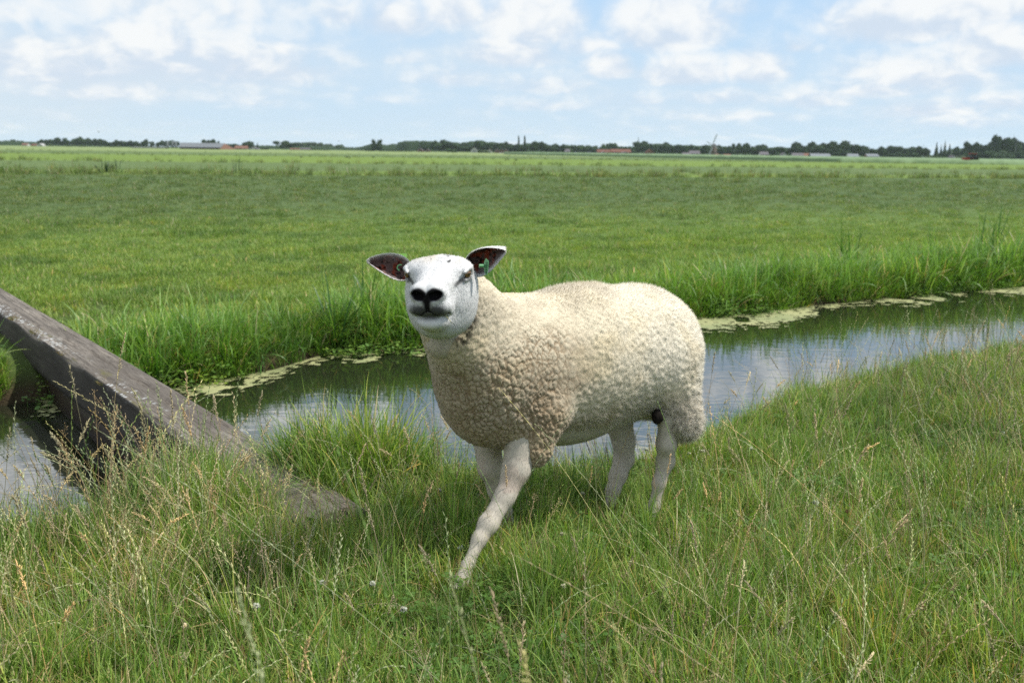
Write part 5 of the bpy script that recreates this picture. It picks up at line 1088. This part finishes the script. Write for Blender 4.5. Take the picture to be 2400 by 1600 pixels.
def beam_clear(x, y):
    """0 on the beam's top"""
    A = np.array([-.50, 3.36]); d = np.array([-4.48, 6.01]); d /= np.linalg.norm(d); nn = np.array([d[1], -d[0]]); s = (x-A[0])*d[0]+(y-A[1])*d[1]; a = (x-A[0])*nn[0]+(y-A[1])*nn[1]
    return ~((s > .03) & (a > -.275) & (a < -.01))
def beam_clear2(x, y):
    A = np.array([-.50, 3.36]); d = np.array([-4.48, 6.01]); d /= np.linalg.norm(d); nn = np.array([d[1], -d[0]]); s = (x-A[0])*d[0]+(y-A[1])*d[1]; a = (x-A[0])*nn[0]+(y-A[1])*nn[1]
    return ~((s > 2.) & (a > -.50) & (a < .06))
def PWY(px, py, D):
    v = _f*2333 + _r2*(px-1200) + _u2*(800-py); k = D/v.y; return np.array([v.x*k, v.y*k, CAM_Z+v.z*k])
def foot_free(x, y):
    """grass trodden down by the stretched forefoot"""
    return 1-.42*np.exp(-(((x+.16)/.16)**2+((y-2.70)/.17)**2))
def plants():
    rng = np.random.default_rng(12)
    gm_ = grass_mat('short_grass'); gt = grass_mat('meadow_grass', dull_far=True); gr = grass_mat('reed_grass', .40, .42); gs = grass_mat('seed_stalks', .25, .6)
    ZS = lambda x, y: ground_h(x, y)
    # ---- near bank: short dense sward
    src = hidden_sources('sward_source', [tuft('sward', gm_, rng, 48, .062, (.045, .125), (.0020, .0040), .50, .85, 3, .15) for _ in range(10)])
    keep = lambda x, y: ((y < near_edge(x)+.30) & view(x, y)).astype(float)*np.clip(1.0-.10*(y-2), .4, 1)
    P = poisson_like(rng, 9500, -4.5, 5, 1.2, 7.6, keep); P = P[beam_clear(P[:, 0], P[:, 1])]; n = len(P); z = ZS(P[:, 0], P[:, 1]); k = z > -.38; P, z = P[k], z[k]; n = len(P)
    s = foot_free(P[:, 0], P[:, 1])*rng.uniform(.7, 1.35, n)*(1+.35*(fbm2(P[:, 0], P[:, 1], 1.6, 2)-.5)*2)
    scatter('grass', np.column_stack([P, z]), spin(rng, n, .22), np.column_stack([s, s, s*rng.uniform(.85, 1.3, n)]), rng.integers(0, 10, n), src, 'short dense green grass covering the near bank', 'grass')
    # ---- near bank: longer fine tufts
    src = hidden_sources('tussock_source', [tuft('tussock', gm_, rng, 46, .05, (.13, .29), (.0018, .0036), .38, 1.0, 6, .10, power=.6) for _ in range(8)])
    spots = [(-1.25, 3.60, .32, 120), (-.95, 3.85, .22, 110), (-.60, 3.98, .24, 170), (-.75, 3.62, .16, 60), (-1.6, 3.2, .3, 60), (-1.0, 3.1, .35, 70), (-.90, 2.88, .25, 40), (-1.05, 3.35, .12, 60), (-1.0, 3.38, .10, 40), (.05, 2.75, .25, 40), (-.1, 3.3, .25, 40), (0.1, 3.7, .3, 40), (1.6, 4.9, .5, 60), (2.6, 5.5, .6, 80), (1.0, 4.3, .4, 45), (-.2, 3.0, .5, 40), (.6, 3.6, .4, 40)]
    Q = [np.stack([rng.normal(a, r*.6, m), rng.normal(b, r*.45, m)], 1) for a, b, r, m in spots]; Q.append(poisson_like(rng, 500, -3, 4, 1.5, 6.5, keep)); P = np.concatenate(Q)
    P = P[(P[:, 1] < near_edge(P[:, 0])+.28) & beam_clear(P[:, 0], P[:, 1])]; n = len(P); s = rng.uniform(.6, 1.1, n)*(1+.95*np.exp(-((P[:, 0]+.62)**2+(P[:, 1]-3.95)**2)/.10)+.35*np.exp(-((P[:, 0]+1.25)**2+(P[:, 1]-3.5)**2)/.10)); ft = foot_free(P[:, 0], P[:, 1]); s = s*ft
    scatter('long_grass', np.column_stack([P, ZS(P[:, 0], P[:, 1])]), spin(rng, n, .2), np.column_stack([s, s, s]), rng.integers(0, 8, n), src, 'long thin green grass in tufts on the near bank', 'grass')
    # ---- seed stalks: ryegrass spikes, straw and green
    def stalks(kind, n, cols, H, drp):
        out = []
        for _ in range(n):
            b = Bag(); m = rng.integers(1, 4)
            for _ in range(m): stalk_into(b, rng, rng.normal(0, .02, 3)*[1, 1, 0], rng.uniform(*H), rng.random()*6.283, abs(rng.normal(0, .28)), abs(rng.normal(0, drp)), kind, cols[rng.integers(len(cols))]*rng.uniform(.8, 1.15))
            out.append(b.mesh('stalk', gs))
        return out
    PALE = np.array([.50, .52, .30]); GRN = np.array([.22, .33, .10]); BRN = np.array([.46, .38, .24]); REDB = np.array([.42, .32, .22])
    ms = stalks('rye', 14, [STRAW, PALE, GRN, PALE], (.26, .50), .8)+stalks('fog', 5, [STRAW, BRN], (.24, .44), .4)+stalks('panicle', 5, [REDB, BRN, STRAW], (.22, .40), .4)+stalks('none', 4, [STRAW, REDB, STRAW2], (.2, .42), .9)
    src = hidden_sources('stalk_source', ms)
    dens = lambda x, y: ((y < near_edge(x)+.12) & view(x, y)).astype(float)*(.35+.65*sstep(fbm2(x, y, 1.5, 3), .42, .60))*(1-.72*np.exp(-((x+.1)**2/.35+(y-2.45)**2/.10)))
    P = poisson_like(rng, 1080, -3.2, 4.2, 1.35, 6.6, dens)
    ex = [np.stack([rng.normal(a, r, m), rng.normal(b, r*.6, m)], 1) for a, b, r, m in ((-1.35, 3.25, .25, 70), (-1.05, 3.3, .25, 60), (-1.0, 2.7, .35, 60), (-.6, 2.7, .3, 35), (-1.3, 2.5, .3, 40), (1.5, 4.6, .35, 45), (2.3, 5.2, .5, 60), (.9, 3.2, .4, 25), (-.45, 3.9, .2, 22), (1.2, 2.7, .5, 25))]
    P = np.concatenate([P]+ex); P = P[(P[:, 1] < near_edge(P[:, 0])+.15) & beam_clear(P[:, 0], P[:, 1])]; n = len(P); s = rng.uniform(.65, 1.12, n)
    shp = (np.abs(P[:, 0]-.25) < .45) & (np.abs(P[:, 1]-2.85) < .55); s[shp] *= .85; s = s*foot_free(P[:, 0], P[:, 1])*(1+.35*np.exp(-((P[:, 0]+1.3)**2+(P[:, 1]-3.3)**2)/.12))
    scatter('seed_stalks', np.column_stack([P, ZS(P[:, 0], P[:, 1])]), spin(rng, n, .12)+np.column_stack([np.zeros(n), -np.abs(rng.normal(.12, .15, n)), np.zeros(n)])*0, np.column_stack([s, s, s]), rng.integers(0, len(ms), n), src, 'loose straw coloured and green grass seed stalks all over the near bank', 'seed stalks')
    GL2 = (np.array([.17, .30, .07]), np.array([.22, .34, .11]), np.array([.12, .24, .05]))
    # ---- far bank: tall broad bladed reed grass hanging over the water
    GL = (np.array([.135, .265, .034]), np.array([.190, .320, .048]), np.array([.085, .185, .028]))
    src = hidden_sources('reed_source', [tuft('reed', gr, rng, 44, .095, (.14, .36), (.0045, .009), .34, 1.0, 6, .07, GL, .6) for _ in range(7)]+[tuft('reed', gr, rng, 13, .08, (.34, .66), (.008, .014), .30, 1.25, 8, .06, GL2, .3) for _ in range(5)])
    n = 4600; x = rng.uniform(-5.6, 10.5, n); off = np.abs(rng.normal(0, .42, n)); k = rng.random(n); y = far_edge(x)+off-.07
    hmod = .46+.80*fbm2(x, y, 1.1, 3)+.15*sstep(x, 2.5, 5); keepm = view(x, y, .6) & beam_clear2(x, y); x, y, off, hmod = x[keepm], y[keepm], off[keepm], hmod[keepm]; n = len(x)
    s = rng.uniform(.7, 1.15, n)*hmod*(1-.35*sstep(off, .35, 1.1)); rt = spin(rng, n, .16); rt[:, 0] += .22*(off < .2)
    scatter('reed_grass', np.column_stack([x, y, ZS(x, y)+.0]), rt, np.column_stack([s, s, s]), np.where(rng.random(n) < .17, rng.integers(7, 12, n), rng.integers(0, 7, n)), src, 'tall bright green reed grass hanging over the far side of the water', 'reed grass')
    # ---- low broad leaved waterside plants at the foot of the reed grass
    def leafy():
        b = Bag()
        for _ in range(34):
            th = rng.random()*6.283; r = .10*math.sqrt(rng.random()); p = np.array([r*math.cos(th), r*math.sin(th), rng.uniform(0, .10)]); az = rng.random()*6.283; L = rng.uniform(.018, .042); t = rng.uniform(-.2, .6)
            D = np.array([math.cos(az)*math.cos(t), math.sin(az)*math.cos(t), math.sin(t)]); S = np.array([-math.sin(az), math.cos(az), 0]); c = (G2 if rng.random() < .6 else G1)*rng.uniform(.7, 1.3)
            V = [p, p+D*L*.3+S*L*.3, p+D*L*.3-S*L*.3, p+D*L*.75+S*L*.22, p+D*L*.75-S*L*.22, p+D*L]; b.add(V, [(0, 1, 2), (1, 3, 4), (1, 4, 2), (3, 5, 4)], [c]*6)
            b.add(*ribbon(np.array([p*[1, 1, 0], p*[1, 1, .5], p]), [.002, .002, .001], S, c*.7, c*.7))
        return b.mesh('cress', gm_)
    src = hidden_sources('cress_source', [leafy() for _ in range(6)])
    n = 900; x = rng.uniform(-4.5, 10, n); y = far_edge(x)-rng.normal(.0, .13, n); kk = (fbm2(x, y, 1.1, 2) > .42); x, y = x[kk], y[kk]; n = len(x); z = np.maximum(ZS(x, y), WATER_Z+.003); s = rng.uniform(.7, 1.4, n)
    scatter('water_cress', np.column_stack([x, y, z]), spin(rng, n, .1), np.column_stack([s, s, s*.8]), rng.integers(0, 6, n), src, 'low leafy waterside plants at the foot of the far bank', 'water plants')
    # ---- meadow beyond
    GM = (G1*1.0, G1*.85+np.array([.02, .01, .02]), G3*1.0)
    src = hidden_sources('meadow_source', [tuft('meadow', gt, rng, 56, .13, (.035, .10), (.004, .008), .45, .7, 3, .06, GM) for _ in range(8)])
    n = 26000; u = rng.random(n); ylo, yhi = 9.0, 62.; y = 1/(1/ylo-u*(1/ylo-1/yhi)); x = rng.uniform(-1, 1, n)*(y*.56+1.2); k = (y > far_edge(x)+.25) & beam_clear2(x, y); x, y = x[k], y[k]
    n2 = 9000; x2 = rng.uniform(-8, 13, n2); y2 = far_edge(x2)+rng.uniform(.3, 5., n2); k = view(x2, y2, 1.) & beam_clear2(x2, y2); x = np.concatenate([x, x2[k]]); y = np.concatenate([y, y2[k]]); n = len(x)
    tus = sstep(fbm2(x, y, .8, 3), .52, .68); s = rng.uniform(.6, 1.1, n)*(1+.55*tus)*(1+sstep(y, 12, 60)*1.5); s *= np.where(y-far_edge(x) < 1.6, 1.25, 1.)
    zs = s*np.where(y > 20, .75, 1.)
    scatter('meadow_grass', np.column_stack([x, y, ZS(x, y)]), spin(rng, n, .2), np.column_stack([s, s, zs]), rng.integers(0, 8, n), src, 'grazed green meadow grass beyond the ditch', 'grass')
    # taller rough grass along the field ditches far out
    src = hidden_sources('rough_source', [tuft('rough', gt, rng, 30, .35, (.25, .75), (.012, .03), .25, .6, 4, .10, (G3, G1)) for _ in range(5)])
    P = []
    for v0, m, w in ((58.5, 900, 1.0), (70, 250, 6), (108, 600, 4), (190, 700, 8), (300, 500, 12)):
        y_ = v0; xx = rng.uniform(-1, 1, m)*(v0*1.05); yy = v0+rng.normal(0, w, m)+xx*.38; P.append(np.stack([xx, yy], 1)[yy > 20])
    P = np.concatenate(P); n = len(P); s = rng.uniform(.4, 1.1, n)
    scatter('rough_grass', np.column_stack([P, ZS(P[:, 0], P[:, 1])]), spin(rng, n, .1), np.column_stack([s, s, s]), rng.integers(0, 5, n), src, 'rough taller grass along the field drains of the far meadow', 'grass')
    # ---- individual plants
    def clump(name, label, cat, x, y, n, rad, ln, wd, lean, droop, cols, group=None, seed=1, mat=gr, z=None, straw=.03, segs=7):
        r = np.random.default_rng(seed); o = link(name, tuft(name, mat, r, n, rad, ln, wd, lean, droop, segs, straw, cols, .4), None, None, (x, y, float(ground_h(x, y)) if z is None else z)); tag(o, label, cat, group); return o
    BL = (np.array([.070, .145, .045]), np.array([.10, .18, .05]))
    clump('iris_clump', 'tall blue green sword leaved clump standing in the water left of the sheep', 'water plant', -1.46, 8.12, 24, .05, (.38, .74), (.014, .022), .22, .45, BL, seed=3)
    clump('iris_clump', 'sword leaved clump rising above the reed grass at the right edge by the water', 'water plant', 6.55, 13.72, 24, .12, (.5, .90), (.018, .028), .20, .5, BL, seed=4)
    clump('iris_clump', 'dark upright sedge clump on the far bank right of the sheep\'s rump', 'water plant', 4.35, 12.9, 20, .12, (.4, .75), (.016, .026), .22, .5, BL, seed=5)
    clump('iris_clump', 'dark sword leaved clump just behind the sheep\'s ear on the far bank', 'water plant', -1.30, 8.75, 14, .06, (.35, .6), (.014, .022), .2, .5, BL, seed=6)
    clump('sedge_clump', 'dark spiky rush clump in the far meadow, wider left one of the pair', 'rush', -21.5, 53.5, 22, .5, (.5, 1.1), (.04, .07), .3, .4, (np.array([.05, .10, .03]),), seed=7, mat=gt)
    clump('sedge_clump', 'dark spiky rush clump in the far meadow, slimmer right one of the pair', 'rush', -15.6, 56.5, 10, .35, (.5, 1.2), (.04, .07), .12, .3, (np.array([.05, .10, .03]),), seed=8, mat=gt)
    # clover heads
    hd = Bag()
    for _ in range(46):
        th = rng.random()*6.283; ph = math.acos(rng.uniform(-.35, 1)); D = np.array([math.sin(ph)*math.cos(th), math.sin(ph)*math.sin(th), math.cos(ph)])
        hd.add(*spikelet(np.array([0, 0, .0])+D*.002, D, rng.uniform(.007, .010), .0019, np.array([.62, .62, .54])*rng.uniform(.75, 1.1)*(1 if ph < 1.4 else .55), rng))
    hmesh = hd.mesh('flower_head', gs)
    sb = Bag(); sb.add(*tube_path(arc((0, 0, -.06), .09, .4, .05, .25, 5), .0009, .0008, G2, G1)); smesh = sb.mesh('flower_stem', gm_)
    lb = Bag()
    for k in range(3):
        for j in range(3):
            az = j*2.09+k*.7; c0 = np.array([.018*math.cos(k*2.2), .018*math.sin(k*2.2), -.035+.006*k]); D = np.array([math.cos(az), math.sin(az), .15]); S = np.array([-math.sin(az), math.cos(az), 0]); lb.add([c0, c0+D*.007+S*.006, c0+D*.007-S*.006, c0+D*.012], [(0, 1, 3), (0, 3, 2)], [G2]*4)
    lmesh = lb.mesh('clover_leaf', gm_)
    FL = [(263, 1243, 'white clover head in front of the beam, the highest of those at the left'), (272, 1268, 'half faded clover head just below the highest white one at the left'), (430, 1465, 'bright white clover head low in the picture, left of the middle'), (870, 1298, 'white clover head in shadow left of the sheep\'s stretched foreleg'),
          (865, 1370, 'pale clover head left of the stretched forefoot'), (763, 1368, 'small white clover head between the beam end and the forefoot'), (592, 1430, 'white clover head alone below the beam\'s near end'), (1032, 1155, 'white clover head just left of the sheep\'s forelegs'),
          (1312, 1180, 'white clover head under the belly between fore and hind legs'), (1362, 1155, 'white clover head beside the set forward hind leg'), (1322, 1248, 'small clover head under the belly, lower of the two'), (1490, 1048, 'white clover head between the two hind legs, left of the pair'),
          (1512, 1056, 'white clover head between the two hind legs, right of the pair'), (1616, 1062, 'pale clover head just right of the near hind leg'), (1652, 1060, 'clover head a little right of the near hind leg'), (1762, 1050, 'large white clover head on the right bank behind the sheep'),
          (1748, 1018, 'small white clover head at the water\'s edge right of the sheep'), (1081, 1285, 'white clover head touching the stretched foreleg'), (1325, 1370, 'faded clover head in the short grass in front of the sheep'), (2345, 1015, 'white clover head near the right edge of the picture'),
          (950, 1435, 'white clover head low in the picture below the forefoot'), (1910, 1185, 'white clover head in the middle of the right bank')]
    for q, (px, py, lb_) in enumerate(FL):
        v = _f*2333+_r2*(px-1200)+_u2*(800-py); k = (-.01-CAM_Z)/v.z; 
        for _ in range(4): k = (float(ground_h(v.x*k, v.y*k))+.085-CAM_Z)/v.z
        x, y = v.x*k, v.y*k
        r = empty('clover_flower', (x, y, CAM_Z+v.z*k-.03)); tag(r, lb_, 'clover', 'white clover flowers in the grass'); s = random.uniform(.85, 1.25); r.scale = (s, s, s); r.rotation_euler = (0, 0, random.random()*6)
        o = link('flower_head', hmesh, None, r); o.location = (.008, .004, .030); link('flower_stem', smesh, None, r); link('clover_leaf', lmesh, None, r)
    lm2 = [lmesh]
    src = hidden_sources('clover_source', lm2); P = poisson_like(rng, 1600, -3.2, 4.2, 1.5, 6.0, lambda x, y: ((y < near_edge(x)+.1) & view(x, y)).astype(float)*sstep(fbm2(x, y, 2.2, 2), .48, .62)); n = len(P); s = rng.uniform(.8, 1.6, n)
    scatter('clover_leaves', np.column_stack([P, ZS(P[:, 0], P[:, 1])+rng.uniform(.05, .10, n)]), spin(rng, n, .2), np.column_stack([s, s, s]), np.zeros(n), src, 'small clover leaves mixed into the short grass of the near bank', 'clover')
    # yellow marsh flowers on the far bank
    yb = Bag()
    for k in range(6):
        az = k*1.047; D = np.array([math.cos(az), math.sin(az), .45]); yb.add(*spikelet(np.zeros(3), D, .020, .007, np.array([.70, .42, .02]), rng))
    ym = yb.mesh('petals', gs); tall = Bag(); tall.add(*tube_path(arc((0, 0, -.30), .30, .4, .05, .1, 5), .002, .0015, G2, G1)); tm_ = tall.mesh('flower_stem', gm_)
    for px, py, lb_ in ((2150, 642, 'small yellow flower on the far bank at the right, left one of three'), (2163, 637, 'small yellow flower on the far bank at the right, middle and highest one'), (2180, 645, 'small yellow flower on the far bank at the right, right one of three'), (2092, 648, 'single small yellow flower on the far bank left of the group of three')):
        q = PWY(px, py, 12.6); r = empty('marsh_flower', tuple(q)); tag(r, lb_, 'flower', 'yellow marsh flowers'); o = link('petals', ym, None, r); o.location = (.015, .004, .0); link('flower_stem', tm_, None, r)
    # brown withered clover heads
    bd = Bag()
    for _ in range(34):
        th = rng.random()*6.283; ph = math.acos(rng.uniform(-.8, 1)); D = np.array([math.sin(ph)*math.cos(th), math.sin(ph)*math.sin(th), math.cos(ph)]); bd.add(*spikelet(D*.002, D-np.array([0, 0, .4]), rng.uniform(.006, .009), .0018, np.array([.12, .045, .02])*rng.uniform(.7, 1.3), rng))
    bmesh_ = bd.mesh('withered_head', gs)
    for px, py, lb_ in ((2198, 1218, 'withered brown clover head on the right bank, the reddest one'), (2158, 1425, 'dark brown withered clover head low at the right'), (1705, 1372, 'brown withered clover head in the lower right grass left of the others'), (1365, 1330, 'brown withered clover head in front of the sheep\'s belly'), (1360, 1355, 'brown withered clover head lowest in front of the sheep'), (415, 1257, 'brown withered clover head in front of the beam at the left'), (1980, 1198, 'small brown withered clover head in the middle of the right bank')):
        v = _f*2333+_r2*(px-1200)+_u2*(800-py); k = (-.01-CAM_Z)/v.z
        for _ in range(4): k = (float(ground_h(v.x*k, v.y*k))+.09-CAM_Z)/v.z
        r = empty('withered_clover', (v.x*k, v.y*k, CAM_Z+v.z*k-.03)); tag(r, lb_, 'clover', 'withered clover heads in the grass'); o = link('flower_head', bmesh_, None, r); o.location = (.008, .004, .030); link('flower_stem', smesh, None, r)
    # prominent seed stalks, one by one
    PR = [(165, 1590, 440, 1290, 1.30, 'rye', PALE, 'pale rye grass spike leaning right at the lower left corner'), (870, 1590, 735, 1060, 1.15, 'rye', GRN*1.2, 'out of focus green spike in front of the beam\'s near end'),
          (640, 1600, 590, 1420, 1.0, 'fog', PALE, 'pale blurred seed head at the bottom left of the middle'), (2310, 1300, 2090, 1540, 2.1, 'none', PALE, 'long pale stem arching down to the lower right'), (700, 1400, 225, 1050, 1.9, 'rye', PALE*.9, 'long green rye grass spike leaning left in front of the beam'),
          (1190, 1290, 1110, 1100, 2.55, 'rye', GRN, 'green rye grass spike crossing the sheep\'s breast'), (1235, 1180, 1345, 985, 2.6, 'rye', PALE, 'pale zigzag rye grass spike in front of the sheep\'s belly'), (1330, 1170, 1165, 935, 2.6, 'rye', PALE, 'tall pale spike before the sheep\'s shoulder wool'),
          (1590, 1190, 1530, 960, 2.6, 'rye', GRN*1.1, 'green spike crossing the sheep\'s near hind leg'), (1820, 1130, 1650, 985, 2.7, 'rye', STRAW, 'straw spike leaning left behind the sheep on the right bank'), (1370, 1110, 1250, 1015, 2.6, 'rye', PALE, 'thin spike leaning left over the sheep\'s elbow wool'),
          (1170, 1540, 1128, 1400, 1.5, 'fog', BRN*.8, 'blurred brown seed head right of the stretched forefoot'), (1090, 1600, 1020, 1385, 1.2, 'rye', PALE, 'pale spike bending over left below the forefoot'), (290, 900, 308, 795, 3.1, 'fog', STRAW, 'straw coloured fluffy seed head standing before the beam'), (330, 960, 130, 920, 2.9, 'fog', STRAW, 'bent straw seed head before the dark side of the beam'),
          (1600, 1600, 1200, 1345, 1.6, 'rye', STRAW*.9, 'long straw spike lying across the foreground right of the forefoot'), (1262, 1600, 1205, 1545, .95, 'fog', PALE*.8, 'blurred pale seed head at the bottom edge right of the middle'), (1560, 1590, 1545, 1510, 1.0, 'rye', PALE, 'small blurred pale tip at the bottom edge')]
    def PWp(px, py, D):
        v = _f*2333 + _r2*(px-1200) + _u2*(800-py); k = D/v.y; return np.array([v.x*k, v.y*k, CAM_Z+v.z*k])
    for bx, by, tx, ty, D, kind, col, lb_ in PR:
        tip = PWp(tx, ty, D); base = PWp(bx, by, D); dirv = base-tip; k = (float(ground_h(base[0], base[1]))-tip[2])/(dirv[2] if abs(dirv[2]) > .02 else -.02); k = min(max(k, .6), 3.2); g = tip+dirv*k; g[2] = float(ground_h(g[0], g[1]))
        b = Bag(); H = np.linalg.norm(tip-g); ax = (tip-g)/H; az = math.atan2(ax[1], ax[0]); ln = math.acos(ax[2])
        stalk_into(b, rng, np.zeros(3), H*1.02, az, max(ln-.12, 0), .24 if kind != 'none' else .9, kind, col, 1.0); me = b.mesh('grass_stalk', gs); o = link('grass_stalk', me, None, None, tuple(g)); tag(o, lb_, 'grass stalk', 'single seed stalks of the foreground')
if want('plants'): plants()
# ================================================================ air
if want('haze'):
    bm = bmesh.new(); bmesh.ops.create_cube(bm, size=1); bm.transform(Matrix.Translation((0, 1200, 18.5))@Matrix.Diagonal((4400, 3000, 42, 1))); me = bpy.data.meshes.new('haze'); bm.to_mesh(me); bm.free()
    hm = bpy.data.materials.new('haze'); hm.use_nodes = True; t = hm.node_tree; t.nodes.clear(); v = t.nodes.new('ShaderNodeVolumePrincipled'); oo = t.nodes.new('ShaderNodeOutputMaterial'); t.links.new(v.outputs[0], oo.inputs['Volume'])
    v.inputs['Color'].default_value = (.80, .90, 1.0, 1); v.inputs['Density'].default_value = .00007; v.inputs['Anisotropy'].default_value = .2
    hz_ = link('haze', me, hm); tag(hz_, kind='stuff'); hm.cycles.homogeneous_volume = True if hasattr(hm.cycles, 'homogeneous_volume') else False
